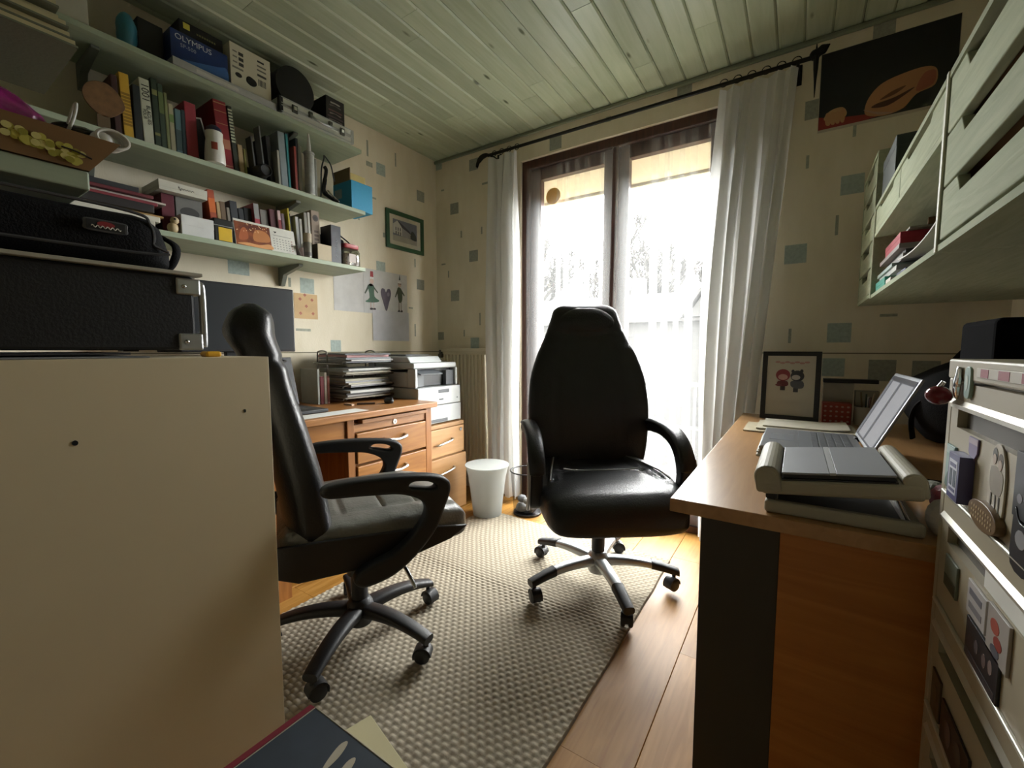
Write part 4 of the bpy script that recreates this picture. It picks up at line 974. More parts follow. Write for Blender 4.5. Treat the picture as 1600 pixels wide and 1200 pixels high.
book(1.229, .010, .262, .16, '2E7C80', z, 'thin turquoise book right of the grey-blue one', 2, group=GM)
book(1.241, .020, .285, .15, '2A3034', z, 'tall charcoal book on the middle shelf', 1, xf=-2.16, group=GM)
book(1.263, .012, .22, .15, '8C3A2E', z, 'rust red thin book near the sealant tube', 1, group=GM)
book(1.278, .012, .27, .15, '3C4246', z, 'dark grey thin book against the sealant tube', 0, xf=-2.14, group=GM)
wtm = plain('C4C4BC', .5)
sl = thing('sealant_cartridge', 'white sealant cartridge with pointed nozzle on the middle shelf', 'cartridge', (-2.118, 1.335, z))
MB().lathe([(.001, 0), (.0235, 0), (.0235, .008)], 24).build('end_cap', wtm, sl, smooth=True)
MB().lathe([(.0235, .008), (.0235, .20), (.026, .202), (.026, .212), (.008, .214)], 24).build('tube', mat('grey_print_tube', '9DA09C', .5, var=.12, vscale=60), sl, smooth=True)
MB().lathe([(.0115, .213), (.010, .25), (.004, .305), (.001, .306)], 16).build('nozzle', wtm, sl, smooth=True)
o = MB().lathe([(.001, 0), (.012, 0), (.012, .24), (.004, .25), (.001, .25)], 16, (-2.155, 1.303, z)).build('paint_tube', plain('B6B8B4', .4), smooth=True); tag(o, 'slim white tube behind the sealant cartridge', 'tube')
o = MB().lathe([(.001, 0), (.012, 0), (.012, .20), (.004, .205), (.001, .205)], 16, (-2.14, 1.375, z)).build('paint_tube', plain('77786F', .4), smooth=True); tag(o, 'slim olive-grey tube right of the sealant cartridge', 'tube')
dv = thing('caulking_gun', 'black and chrome hand tool with wire hanger on the middle shelf', 'tool', (-2.13, 1.43, z))
MB().tube(catmull([(0, -.03, .0), (0, -.025, .07), (0, -.02, .16), (.01, -.01, .215), (0, .0, .235), (0, .035, .20), (0, .05, .14), (0, .055, .12)], 6), .0035, 6).build('wire_hanger', black_pl, dv, smooth=True)
MB().tube(catmull([(0, -.005, .18), (.003, .005, .16), (0, -.005, .10), (0, -.01, .05), (.02, .02, .02), (.03, .06, .008)], 6), [.006] + [.013] * 10 + [.016] * 10 + [.012] * 9 + [.005], 10, flat=.7).build('handle', mat('gloss_black', '121214', .15), dv, smooth=True)
MB().tube(catmull([(.018, .0, .055), (.026, .02, .035), (.036, .05, .012)], 6), .004, 8).build('chrome_lever', chrome, dv, smooth=True)
bb = thing('storage_box', 'bright blue box sticking out past the middle shelf end', 'box', (0, 0, z))
bm_ = mat('blue_cardboard', '2C93BE', .55, bump=.1, bscale=60)
BOX(-2.27, -2.105, 1.572, 1.715, .0, .155).build('carton', bm_, bb, bevel=.002)
BOX(-2.27, -2.12, 1.575, 1.58, .155, .225).build('flap', mat('kraft_flap', '7A6A4E', .8), bb)
BOX(-2.15, -2.148, 1.60, 1.70, .155, .21).build('yellow_card', plain('CDB877'), bb)
BOX(-2.255, -2.19, 1.5708, 1.5722, .07, .12).build('label_patch', plain('8FA9AE'), bb)
# -- top shelf
z = ZT + .0005
pbox('carton', 'white carton at the dark end of the top shelf', 'box', -2.30, -2.12, .40, .525, z, z + .16, 'B9B7A6')
o = MB().ball((-2.16, .64, z + .07), (.03, .032, .07), 18, 12); o.v = [tuple(Vector(p) + Vector((.006, .004, 0)) * noise.noise(Vector(p) * 40)) for p in o.v]
tag(o.build('plastic_pouch', mat('teal_film', '2E6F80', .3), smooth=True), 'teal plastic pouch on the top shelf', 'pouch')
pbox('black_carton', 'black carton between the teal pouch and the blue camera box', 'box', -2.32, -2.16, .675, .755, z, z + .15, '131313')
sv = pbox('flat_case', 'thin silver flat case under the camera boxes on the top shelf', 'case', -2.34, -2.095, .76, 1.165, z, z + .030, 'A6A8A6', .35)
BOX(-2.0955, -2.094, .84, 1.0, z + .006, z + .020).build('label_strip', plain('BDBDB6'), sv)
z2 = z + .031
cbx = BOX(-2.28, -2.12, .765, .972, z2, z2 + .118).build('camera_box', mat('deep_blue_print', '1E3A78', .4, col2='16264E', vscale=9), bevel=.001)
tag(cbx, 'deep blue camera carton with white lettering on the top shelf', 'box')
text('lettering', 'OLYMPUS', .030, plain('C9CCD2'), face_px((-2.1195, .845, z2 + .095)), cbx)
text('lettering', 'SP-500', .020, plain('9FA6B4'), face_px((-2.1195, .825, z2 + .067)), cbx)
plate('photo_print', [arm_shape([(.80, .012), (.86, .03), (.93, .05), (.965, .06), (.965, .005), (.85, .004)], 4)], .0003, plain('3F6AA8', .4), cbx, 0, frame_T((-2.1196, 0, z2), (0, 1, 0), (0, 0, 1)))
bx2 = pbox('black_carton', 'flat black carton with yellow square lying on the camera carton', 'box', -2.28, -2.13, .80, .96, z2 + .119, z2 + .175, '0F1012')
BOX(-2.1302, -2.1292, .815, .838, z2 + .145, z2 + .168).build('yellow_square', plain('C9BE4A'), bx2)
for q in range(8): BOX(-2.1302, -2.1294, .862 + q * .009, .868 + q * .009, z2 + .143, z2 + .150).build('printed_block', plain('6D6A40'), bx2)
wx = BOX(-2.28, -2.115, .98, 1.153, z2, z2 + .185).build('printer_carton', mat('white_print_carton', 'C9C5B0', .6), bevel=.001); tag(wx, 'white carton with small black product pictures on the top shelf', 'box')
def wp(y, zz, w, h, c='2A2A28'): plate('printed_block', [rect(y - w / 2, y + w / 2, zz - h / 2, zz + h / 2)], .0003, plain(c), wx, 0, frame_T((-2.1147, 0, z2), (0, 1, 0), (0, 0, 1)))
for q in range(3): wp(1.025, .150 - q * .022, .020, .014, '3A3A36'); wp(1.0, .152 - q * .022, .018, .006, '77766A')
wp(1.01, .085, .045, .008, '77766A'); wp(1.11, .16, .03, .008); wp(1.113, .14, .04, .007, '66665C'); wp(1.113, .122, .04, .007, '66665C'); wp(1.113, .10, .04, .010, '44443E')
for q in range(6): wp(1.098 + q * .006, .068, .0035, .028, '3E3E3A')
plate('product_picture', [ell(1.012, .058, .014, .010, 18)], .0003, plain('222220'), wx, 0, frame_T((-2.1147, 0, z2), (0, 1, 0), (0, 0, 1)))
plate('product_picture', [arm_shape([(1.045, .045), (1.045, .065), (1.06, .075), (1.085, .066), (1.088, .048), (1.068, .036)], 3)], .0003, plain('1A1A1A'), wx, 0, frame_T((-2.1147, 0, z2), (0, 1, 0), (0, 0, 1)))
ac = thing('aluminium_case', 'slim aluminium briefcase lying on the top shelf edge', 'case', (0, 0, z))
BOX(-2.36, -2.082, 1.175, 1.575, 0, .034).build('lower_shell', mat('alu_shell', 'C6C8C0', .42, .35), ac, bevel=.006)
BOX(-2.36, -2.082, 1.175, 1.575, .037, .072).build('upper_shell', mat('alu_shell', 'C6C8C0', .42, .35), ac, bevel=.006)
for zz in (.003, .030, .041, .067): BOX(-2.081, -2.078, 1.18, 1.57, zz - .002, zz + .002).build('edge_profile', alu, ac)
for yy in (1.245, 1.505):
    l_ = BOX(-2.081, -2.074, yy - .014, yy + .014, .018, .054).build('latch', mat('latch_dark', '55564F', .3, .8), ac, bevel=.002); BOX(-2.074, -2.070, yy - .008, yy + .008, .03, .046).build('latch_tongue', chrome, l_, bevel=.001)
MB().tube(catmull([(-2.08, 1.325, .046), (-2.06, 1.328, .03), (-2.045, 1.34, .016), (-2.042, 1.38, .012), (-2.045, 1.42, .016), (-2.06, 1.432, .03), (-2.08, 1.435, .046)], 5), .006, 8).build('carry_handle', alu, ac, smooth=True)
for yy in (1.325, 1.435): BOX(-2.082, -2.07, yy - .01, yy + .01, .03, .058).build('handle_mount', mat('latch_dark', '55564F', .3, .8), ac, bevel=.002)
BOX(-2.10, -2.079, 1.17, 1.19, .0, .072).build('corner_cap', black_pl, ac, bevel=.004); BOX(-2.10, -2.079, 1.56, 1.58, .0, .072).build('corner_cap', alu, ac, bevel=.004)
hp = thing('round_case', 'black round zipped case on the aluminium briefcase', 'case', (-2.24, 1.29, z + .0735))
MB().tube([(-.11, 0, .0), (-.10, 0, .0), (.10, 0, .0), (.11, 0, .0)], [.05, .098, .098, .06], 40).build('t', blkfab, hp, smooth=True)
t_ = D.objects['t']; t_.name = 'shell'; t_.location = (0, 0, .098)
MB().tube([(.0, .0985 * math.cos(2 * PI * k / 48), .098 + .0985 * math.sin(2 * PI * k / 48)) for k in range(48)], .003, 6, closed=True).build('zip', plain('3A3A3C', .4), hp, smooth=True)
mb_ = pbox('small_carton', 'small black printed carton on the end of the aluminium briefcase', 'box', -2.25, -2.11, 1.435, 1.545, z + .0728, z + .205, '14110F', .35)
for q, (zz, w, c) in enumerate(((.18, .05, 'A7A29A'), (.165, .06, '5F5A58'), (.14, .07, '6A4A4A'), (.125, .06, '8A7A78'), (.108, .08, '5A4850'), (.092, .07, '7A6A6A'))):
    plate('printed_block', [arm_shape([(1.49 - w / 2, zz - .005), (1.49, zz - .002 + .004 * (q % 2)), (1.49 + w / 2, zz - .004), (1.49 + w / 2, zz + .004), (1.49 - w / 2, zz + .003)], 3)], .0003, plain(c), mb_, 0, frame_T((-2.1098, 0, z), (0, 1, 0), (0, 0, 1)))
# -- lowest shelf
z = ZB + .0005
r5 = random.Random(12); zz = z
for i, (c, y1, th) in enumerate([('B7B3A4', .70, .03), ('C9C6B8', .72, .02), ('B08F58', .735, .008), ('1F1B1C', .70, .03), ('7E2B34', .715, .012), ('B7AFA8', .745, .008), ('5E1D26', .70, .012), ('26282C', .66, .02)]):
    o = BOX(-2.33 + r5.uniform(-.02, 0), -2.095 - .01 * (i % 3), .34, y1 - .03, zz, zz + th).build('magazine', plain(c), bevel=.002)
    tag(o, ['thick cream wad of papers at the bottom of the magazine pile', 'white magazine second from the bottom of the pile', 'tan card sleeve in the magazine pile', 'thick black folder in the magazine pile', 'dark red folder above the thick black one', 'pale grey booklet in the magazine pile', 'wine red folder near the top of the magazine pile', 'black folder on top of the magazine pile'][i], 'magazine', 'magazine pile on the lowest shelf'); zz += th + .0008
pbox('cigar_box', 'burgundy cardboard tube box on the lowest shelf', 'box', -2.30, -2.17, .718, .762, z, z + .168, '5A1526')
gb = pbox('gift_box', 'grey box with a dark oval picture on the lowest shelf', 'box', -2.30, -2.168, .766, .862, z, z + .168, '6E6E6A')
plate('oval_picture', [ell(.815, .09, .035, .022, 24)], .0003, plain('3A3A3A'), gb, 0, frame_T((-2.1678, 0, z + .02), (0, 1, 0), (0, 0, 1)))
wb_ = pbox('flat_carton', 'flat white carton with handwriting-like script lying on the grey box', 'box', -2.31, -2.13, .70, .868, z + .1695, z + .208, 'C4C3B6', lid=.025)
MB().tube([frame_T((-2.1287, .765, z + .189), (0, 1, 0), (0, 0, 1)) @ Vector((.055 * i / 40, .004 * math.sin(i * .9) * (1.9 if i < 8 else .7), 0)) for i in range(41)], .0006, 4).build('script_line', plain('2A2A2A'), wb_)
wc = pbox('white_carton', 'small plain white carton at the front of the lowest shelf', 'box', -2.165, -2.10, .758, .874, z, z + .082, 'C9CBC9', lid=.04)
bd_ = thing('bird_figurine', 'small cream bird figurine with dark eye on the lowest shelf', 'figurine', (-2.115, .733, z))
MB().ball((0, 0, .022), (.018, .019, .022), 18, 12).build('body', plain('B7A37E', .5), bd_, smooth=True)
hd_ = MB().ball((.004, .006, .052), (.015, .015, .015), 16, 10).build('head', plain('BCA984', .5), bd_, smooth=True)
MB().ball((.016, .003, .055), .0045, 10, 6).build('eye', black_pl, hd_, smooth=True); MB().cyl((.010, .018, .05), (.014, .032, .048), .004, .0005, 8).build('beak', plain('4A2A1A'), hd_, smooth=True)
MB().ball((-.004, .017, .028), (.010, .006, .016), 12, 8).build('wing', plain('7A5232'), bd_, smooth=True)
tn = thing('film_tin', 'black tin with bright yellow front label on the lowest shelf', 'tin', (-2.128, .912, z))
MB().box(-.03, .028, -.036, .036, 0, .068).build('body', plain('15160F', .4), tn, bevel=.004); MB().box(-.032, .03, -.038, .038, .069, .098).build('lid', plain('101110', .4), tn, bevel=.004)
MB().box(.0283, .0292, -.020, .033, .006, .062).build('yellow_label', plain('D3AE1C', .45), tn, bevel=.0008); MB().box(-.033, .0312, -.0392, .0392, .0665, .0702).build('silver_band', alu, tn)
for (y0, th, h, c, lb, xf, lean, bands) in [
    (.905, .026, .235, 'A84A2A', 'orange-red book behind the yellow-labelled tin', -2.18, 4, [(.0, .10, 'C9B48A'), (.14, .2, 'D06A2A')]), (.935, .014, .19, 'B59C74', 'tan booklet behind the calendar', -2.18, 4, None),
    (.955, .02, .2, '6E5A44', 'brown book behind the calendar end', -2.19, 4, None), (.98, .012, .18, '8C8478', 'thin taupe book behind the calendar', -2.19, 4, None), (.996, .03, .215, '2B3036', 'thick slate book behind the calendar', -2.19, 4, None),
    (1.03, .022, .19, '22262A', 'charcoal book behind the calendar', -2.19, 4, None), (1.055, .032, .20, '1B1D20', 'black book left of the red-spined one', -2.19, 4, None),
    (1.09, .024, .225, 'A63A46', 'book with grey top and red lower spine behind the calendar', -2.17, 4, [(.155, .224, '8A8A88')]), (1.118, .035, .205, '6F6C66', 'thick grey book behind the calendar', -2.17, 4, [(.0, .12, '8A8478')]),
    (1.158, .03, .215, '4E1620', 'dark maroon book behind the calendar', -2.16, 4, None), (1.191, .016, .215, 'B59A9A', 'pale pink book with red stripe', -2.15, 4, [(.1, .17, '7E2228')]), (1.210, .014, .205, '6F5A62', 'mauve book near the yellow-spined one', -2.15, 4, None),
    (1.238, .007, .235, 'C2B23A', 'thin bright yellow-spined book on the lowest shelf', -2.14, 4, None), (1.256, .012, .22, '2B2B2C', 'black book right of the yellow spine', -2.17, 4, None),
    (1.283, .016, .21, 'A5A7A4', 'light grey book behind the slim bottle', -2.16, 3, None), (1.303, .012, .205, 'C3C3BE', 'white book behind the slim bottle', -2.16, 2, None), (1.322, .016, .24, '8A8880', 'grey paperback left of the photo book', -2.15, 2, None),
    (1.342, .012, .245, 'B7B5AC', 'cream paperback left of the photo book', -2.15, 2, None), (1.358, .046, .262, '8A7A6A', 'photo manual with a round lens on its spine', -2.15, 1, None)]:
    bo = book(y0, th, h, .14, c, z, lb, lean, xf=xf, bands=bands, group=GB)
    if 'lens' in lb:
        plate('lens_picture', [ell(0, .225, .016, .017, 20)], .0004, plain('3A2E26'), bo, 0, frame_T((xf + .0006, y0 + th / 2 - .003, z), (0, 1, 0), (0, 0, 1)))
        plate('lens_picture', [ell(0, .225, .009, .010, 18)], .0004, plain('16120F'), bo, 0, frame_T((xf + .001, y0 + th / 2 - .003, z), (0, 1, 0), (0, 0, 1)))
        for q in range(6): plate('spine_letter', [rect(-.012, .012, .05 + q * .020, .062 + q * .020)], .0003, plain('5A4A40'), bo, 0, frame_T((xf + .0006, y0 + th / 2, z), (0, 1, 0), (0, 0, 1)))
cl = thing('desk_calendar', 'tent desk calendar with a glowing orange photo on the lowest shelf', 'calendar', (-2.118, 1.10, z))
MB().prism([(-.028, 0), (-.0265, 0), (-.004, .116), (.018, 0), (.0195, 0), (-.003, .120), (-.006, .120)], -.14, .138, 'y').build('card', plain('CFCFC6'), cl)
Tc = frame_T((.0199, 0, 0), (0, 1, 0), (-.0225, 0, .12))
plate('photo_half', [rect(-.138, .018, .004, .112)], .0004, mat('warm_photo', '4A1710', .5, col2='8E4A22', vscale=26), cl, 0, Tc)
r6 = random.Random(2)
for q in range(22): plate('light_spot', [ell(r6.uniform(-.135, .01), r6.uniform(.07, .108), .0022, .0022, 8)], .0003, plain('E3B98A'), cl, 0, Tc @ Matrix.Translation((0, 0, .0006)))
plate('photo_shape', [arm_shape([(-.06, .035), (-.05, .085), (-.01, .088), (.012, .07), (.008, .04)], 4)], .0003, plain('B5743F'), cl, 0, Tc @ Matrix.Translation((0, 0, .0005)))
plate('photo_shape', [arm_shape([(-.13, .008), (-.09, .02), (-.04, .018), (.01, .03), (.016, .006)], 4)], .0003, plain('D69A62'), cl, 0, Tc @ Matrix.Translation((0, 0, .0005)))
plate('photo_shape', [arm_shape([(-.125, .03), (-.11, .08), (-.09, .085), (-.085, .04)], 4)], .0003, plain('A85A30'), cl, 0, Tc @ Matrix.Translation((0, 0, .0005)))
plate('month_heading', [rect(.03, .12, .082, .0835)], .0003, plain('555555'), cl, 0, Tc @ Matrix.Translation((0, 0, .0005)))
plate('month_emblem', [ell(.043, .098, .009, .006, 3, .5)], .0003, plain('222222'), cl, 0, Tc @ Matrix.Translation((0, 0, .0005)))
for q in range(7):
    for w in range(5): plate('day_mark', [rect(.030 + q * .0145, .036 + q * .0145, .064 - w * .012, .068 - w * .012)], .0003, plain('8A8A88' if q < 6 else '9A5A5A'), cl, 0, Tc @ Matrix.Translation((0, 0, .0005)))
ns_ = thing('folded_leaflet', 'folded white leaflet leaning at the end of the calendar', 'leaflet', (-2.12, 1.258, z)); MB().box(-.03, .03, -.001, .0, 0, .055, Matrix.Rotation(.35, 4, 'X')).box(-.03, .03, .012, .013, 0, .045, Matrix.Rotation(.1, 4, 'X')).build('leaf', plain('B5A8A4'), ns_)
sp_ = thing('slim_bottle', 'slim grey bottle with pale cork cap at the shelf front', 'bottle', (-2.113, 1.306, z))
MB().lathe([(.001, 0), (.018, 0), (.019, .004), (.019, .075), (.0175, .08)], 22).build('body', mat('smoky_bottle', '77756A', .25), sp_, smooth=True); MB().lathe([(.0195, .08), (.0205, .083), (.0205, .122), (.019, .125), (.001, .125)], 22).build('cap', plain('A79B86', .6), sp_, smooth=True)
MB().lathe([(.0195, .012), (.0195, .03)], 22).build('label_band', plain('4E4E48'), sp_, smooth=True)
cbx2 = pbox('wooden_block', 'small cream wooden box with dark side on the lowest shelf', 'box', -2.165, -2.098, 1.352, 1.432, z, z + .085, 'B5A88C'); BOX(-2.163, -2.10, 1.3512, 1.3522, z + .002, z + .083).build('dark_side', plain('3E352C'), cbx2)
nb = pbox('navy_carton', 'tall navy carton with vertical white lettering on the lowest shelf', 'box', -2.20, -2.105, 1.436, 1.496, z, z + .20, '1C222C', .4)
for q in range(5): MB().tube([frame_T((-2.1046, 1.466, z + .035 + q * .022), (0, 1, 0), (0, 0, 1)) @ Vector((.008 * math.cos(w * .7 + q) * (1 if w % 2 else .7), .008 * math.sin(w * .7 + q), 0)) for w in range(7)], .0007, 4).build('lettering_stroke', plain('9DA4AE'), nb)
jr = thing('glass_jar', 'square glass jar with red lid at the end of the lowest shelf', 'jar', (-2.14, 1.56, z))
sq = lambda w, zz: [(w * sgnp(math.cos(2 * PI * k / 32), .35), w * 1.18 * sgnp(math.sin(2 * PI * k / 32), .35), zz) for k in range(32)]
MB().rings([sq(.045, 0), sq(.048, .004), sq(.048, .08), sq(.043, .092), sq(.038, .096)]).build('glass_body', thin_glass('jar_glass', .22, 'D8DCD4'), jr, smooth=True)
MB().rings([sq(.044, .003), sq(.044, .055), sq(.03, .07)]).build('sweets', mat('jar_sweets', 'A8968C', .5, col2='6E4A46', vscale=50), jr, smooth=True)
MB().rings([sq(.041, .097), sq(.043, .099), sq(.043, .118), sq(.035, .122)]).build('lid', mat('red_lid', '9A3A40', .4, var=.1), jr, smooth=True)
MB().box(.0485, .0492, -.025, .018, .018, .065).build('paper_label', plain('B7ADA6'), jr)
o = MB().tube(catmull([(-2.20, 1.50, z + .16), (-2.19, 1.53, z + .185), (-2.185, 1.56, z + .17), (-2.18, 1.60, z + .145), (-2.185, 1.62, z + .12), (-2.20, 1.6, z + .0)], 6), .006, 8, flat=.5).build('black_strap', black_pl, smooth=True); tag(o, 'black strap looping behind the glass jar', 'strap')
o = MB().box(-2.29, -2.21, 1.40, 1.60, z, z + .17).build('black_pouch', bf, bevel=.02, seg=3); tag(o, 'black camera pouch behind the jar and navy carton', 'pouch')
# ================================================================ on the walls
ink = plain('2A2826'); skin_d = plain('C9A78E')
Tw = lambda y, z, e=.0012: frame_T((XL + e, y, z), (0, 1, 0), (0, 0, 1))
def sheet(name, label, y0, y1, z0, z1, col, e=.0006, cat='paper', grp=None):
    o = BOX(XL + e, XL + e + .0008, y0, y1, z0, z1).build(name, plain(col, .8)); return tag(o, label, cat, grp)
A = sheet('drawing_paper', 'blank white sheet taped to the wall below the lowest shelf', 1.622, 1.935, 1.288, 1.548, 'C6C6C4', .0006)
Bp = sheet('elf_drawing', 'white sheet with two drawn elves and a dark heart taped to the wall', 1.84, 2.215, 1.292, 1.575, 'C2C3C2', .0018, 'drawing')
sheet('note_paper', 'white note sheet hanging below the elf drawing', 1.905, 2.225, 1.108, 1.312, 'BEBFC4', .0030)
def wd(poly, col, y, z, e=.0030): plate('drawn_shape', [poly], .0003, plain(col), Bp, 0, Tw(y, z, e))
# elf in a green dress
y, z = 1.905, 1.30
wd(arm_shape([(-.055, .06), (-.02, .09), (-.03, .17), (.015, .17), (.02, .10), (.06, .075), (.02, .06)], 3), '2E5A40', y, z)
wd([(-.012, .225), (.014, .225), (.012, .262), (-.010, .262)], '9A2A30', y, z); wd(rect(-.014, .016, .212, .226), 'E0DEDA', y, z)
wd(ell(.0, .197, .016, .017, 16), 'C9AFA0', y, z); wd([(-.03, .17), (-.06, .115), (-.052, .11), (-.022, .155)], '3A4A3A', y, z); wd([(.012, .17), (.05, .13), (.046, .122), (.012, .155)], '3A4A3A', y, z)
wd(ell(-.006, .172, .018, .008, 12), '5A2A34', y, z)
for s_ in (-1, 1): wd(rect(.012 * s_ - .003, .012 * s_ + .004, .022, .064), 'B9A49A', y, z); wd(arm_shape([(.012 * s_ - .008, .012), (.012 * s_ - .002, .024), (.012 * s_ + .016, .022), (.012 * s_ + .012, .010)], 3), '2A1E22', y, z)
# heart
y, z = 2.022, 1.31
wd(arm_shape([(0, .0), (-.03, .07), (-.045, .12), (-.035, .15), (-.012, .148), (0, .128), (.014, .150), (.036, .15), (.043, .115), (.025, .06)], 4), '4E4756', y, z); wd(arm_shape([(.008, .12), (.025, .13), (.03, .11), (.015, .10)], 3), '77707E', y, z, .0034)
# elf in green trousers
y, z = 2.145, 1.30
wd([(-.006, .235), (.008, .235), (.003, .275)], '1E2A24', y, z); wd(rect(-.016, .016, .212, .224), 'D8D6D0', y, z); wd(ell(0, .20, .015, .014, 14), 'C2A898', y, z); wd(rect(-.015, .015, .205, .213), '2A2A2A', y, z)
wd(arm_shape([(-.022, .175), (.012, .178), (.024, .13), (.016, .085), (-.012, .085)], 3), '3F4A34', y, z); wd([(-.02, .175), (-.045, .115), (-.038, .11), (-.012, .16)], '3A4230', y, z); wd([(.012, .176), (.045, .135), (.04, .125), (.012, .155)], '3A4230', y, z)
for s_ in (-1, 1): wd(rect(.010 * s_ - .002, .010 * s_ + .004, .022, .088), '6A5E50', y, z); wd(arm_shape([(.012 * s_ - .012, .008), (.012 * s_, .028), (.012 * s_ + .012, .022), (.012 * s_ + .008, .006)], 3), '221A1E', y, z)
cd = sheet('square_card', 'square peach card with five little flowers pinned to the wall', 1.370, 1.512, 1.224, 1.366, 'C4A67C', .0006, 'card')
for a, b_ in ((.036, .11), (.108, .11), (.072, .072), (.036, .03), (.112, .032), (.065, .135)):
    for k in range(4): plate('printed_petal', [ell(a + .005 * math.cos(k * PI / 2), b_ + .005 * math.sin(k * PI / 2), .0042, .0042, 8)], .0003, plain('9A5038'), cd, 0, Tw(1.37, 1.224, .0018))
# green framed house picture
gf = thing('framed_picture', 'framed drawing of a white house in a dark green frame by the corner', 'picture frame', (XL + .001, 2.205, 1.874))
gm_ = mat('green_frame_paint', '2C5234', .4, var=.08)
plate('frame', [rect(-.175, .175, -.13, .13), rect(-.148, .148, -.103, .103)], .016, gm_, gf, .003, frame_T((.008, 0, 0), (0, 1, 0), (0, 0, 1)))
plate('mount', [rect(-.15, .15, -.105, .105)], .003, plain('BDB7A4', .8), gf, 0, frame_T((.003, 0, 0), (0, 1, 0), (0, 0, 1)))
def gp_(poly, c, e=.0048): plate('drawn_area', [poly], .0003, plain(c), gf, 0, frame_T((e, 0, 0), (0, 1, 0), (0, 0, 1)))
gp_(rect(-.112, .112, -.072, .075), '6A6C78'); gp_([(-.11, -.02), (-.11, .04), (-.072, .068), (-.03, .03), (-.03, -.03)], 'B9B7AE', .0052); gp_([(-.072, .072), (-.068, .07), (.035, .02), (.06, -.005), (-.03, .028)], '3E3E44', .0056)
gp_([(-.03, .028), (.06, -.004), (.06, -.03), (-.03, -.032)], '8E8C8A', .0052); gp_([(-.112, -.072), (.112, -.072), (.112, -.04), (.02, -.032), (-.112, -.035)], '9C978A', .0054)
for a in (-.09, -.07, -.05): gp_(rect(a, a + .008, .0, .022), '4A4A4E', .0058); gp_(rect(a, a + .010, -.03, -.006), '5A5652', .0058)
gp_(arm_shape([(.05, -.03), (.06, .02), (.09, .012), (.108, -.02), (.10, -.04)], 3), '3C4038', .0060)
# big dark photo poster beside the curtain rod
ps = thing('photo_poster', 'large dark photo poster of a smiling face on the wall above the wall drawers', 'poster', (0, YB - .001, 0))
Tp = lambda e: frame_T((0, -e, 0), (1, 0, 0), (0, 0, 1))
plate('sheet', [rect(.032, .492, 2.048, 2.394)], .0012, plain('BDB4A2', .5), ps, 0, Tp(.0008))
def pp(poly, c, e): plate('printed_area', [poly], .0003, mat('poster_' + c, c, .3), ps, 0, Tp(e))
pp(rect(.034, .490, 2.060, 2.392), '14161A', .0018)
pp([(.034, 2.060), (.20, 2.060), (.34, 2.075), (.20, 2.085), (.09, 2.10), (.034, 2.118)], '8E2A26', .0022)
pp(arm_shape([(.20, 2.10), (.215, 2.075), (.27, 2.062), (.33, 2.075), (.37, 2.12), (.425, 2.14), (.428, 2.20), (.39, 2.222), (.31, 2.215), (.25, 2.195), (.212, 2.15)], 5), 'B8855A', .0026)
pp(arm_shape([(.37, 2.13), (.42, 2.145), (.425, 2.195), (.395, 2.20), (.375, 2.17)], 4), 'A86048', .0030)
pp(arm_shape([(.225, 2.105), (.28, 2.10), (.345, 2.135), (.36, 2.15), (.30, 2.128), (.24, 2.118)], 4), '4A2618', .0032)
pp(arm_shape([(.25, 2.13), (.30, 2.14), (.335, 2.165), (.29, 2.155)], 4), '6E4228', .0032)
pp(arm_shape([(.195, 2.105), (.25, 2.07), (.30, 2.066), (.24, 2.085)], 4), 'B5907A', .0034)
for q in range(4): pp(arm_shape([(.062 + q * .018, 2.078), (.058 + q * .018, 2.115), (.066 + q * .018, 2.13), (.078 + q * .018, 2.115), (.078 + q * .017, 2.074)], 3), 'BE8F62', .0030 + q * .0003)
pp(arm_shape([(.055, 2.10), (.075, 2.135), (.12, 2.14), (.138, 2.11), (.12, 2.09)], 4), 'C29A6A', .0028)
# ================================================================ wall drawer units on the right wall
wd_m = wood('grey_green_washed_wood', 'A3AC92', 'B6BEA5', .8, 1, 7, bump=.35, spec=.15)
wd_in = wood('bare_wood_inside', '6E4E2E', '86643E', .7, 1, 4); wd_edge = mat('pale_edge', 'C6C6B2', .5); under = mat('unit_underside', '6F8078', .6, var=.06)
FX = .205
def notch_drawer(parent, y0, y1, z0, z1, n0, n1, xf=FX, depth=.05, nd=.028):
    out = [(y0, z0), (y1, z0), (y1, z1), (n1 + .02, z1), (n1, z1 - nd), (n0, z1 - nd), (n0 - .02, z1), (y0, z1)]
    d = MB().prism(out, xf, xf + .016, 'x').build('drawer', wd_m, parent, bevel=.002)
    MB().box(xf + .016, .60, y0 + .01, y1 - .01, z0 + .006, z0 + .012).box(xf + .016, .60, y0 + .01, y0 + .02, z0 + .012, z1 - .02).box(xf + .016, .60, y1 - .02, y1 - .01, z0 + .012, z1 - .02).box(.59, .60, y0 + .02, y1 - .02, z0 + .012, z1 - .02).build('drawer_tray', wd_in, d)
    return d
def carcass(t, y0, y1, z0, z1, floors, back=True):
    e = .012
    BOX(FX - .001, XR - .002, y0, y0 + e, z0, z1).build('side', wd_m, t); BOX(FX - .001, XR - .002, y1 - e, y1, z0, z1).build('side', wd_m, t)
    BOX(FX - .002, XR - .002, y0 + e, y1 - e, z1 - e, z1).build('top', wd_m, t)
    for f in floors: BOX(FX - .001, XR - .002, y0 + e, y1 - e, f, f + e).build('floor_board', wd_m, t)
    BOX(XR - .012, XR - .003, y0 + e, y1 - e, z0 + e, z1 - e).build('back', wd_in, t)
u1 = thing('wall_drawer_unit', 'wall chest of three notched drawers nearest the camera', 'drawer unit', (0, 0, 0))
carcass(u1, .605, 1.105, 1.226, 1.538, (1.226,))
BOX(FX - .004, FX - .0015, 1.0935, 1.1052, 1.226, 1.538).build('edge_strip', wd_edge, u1)
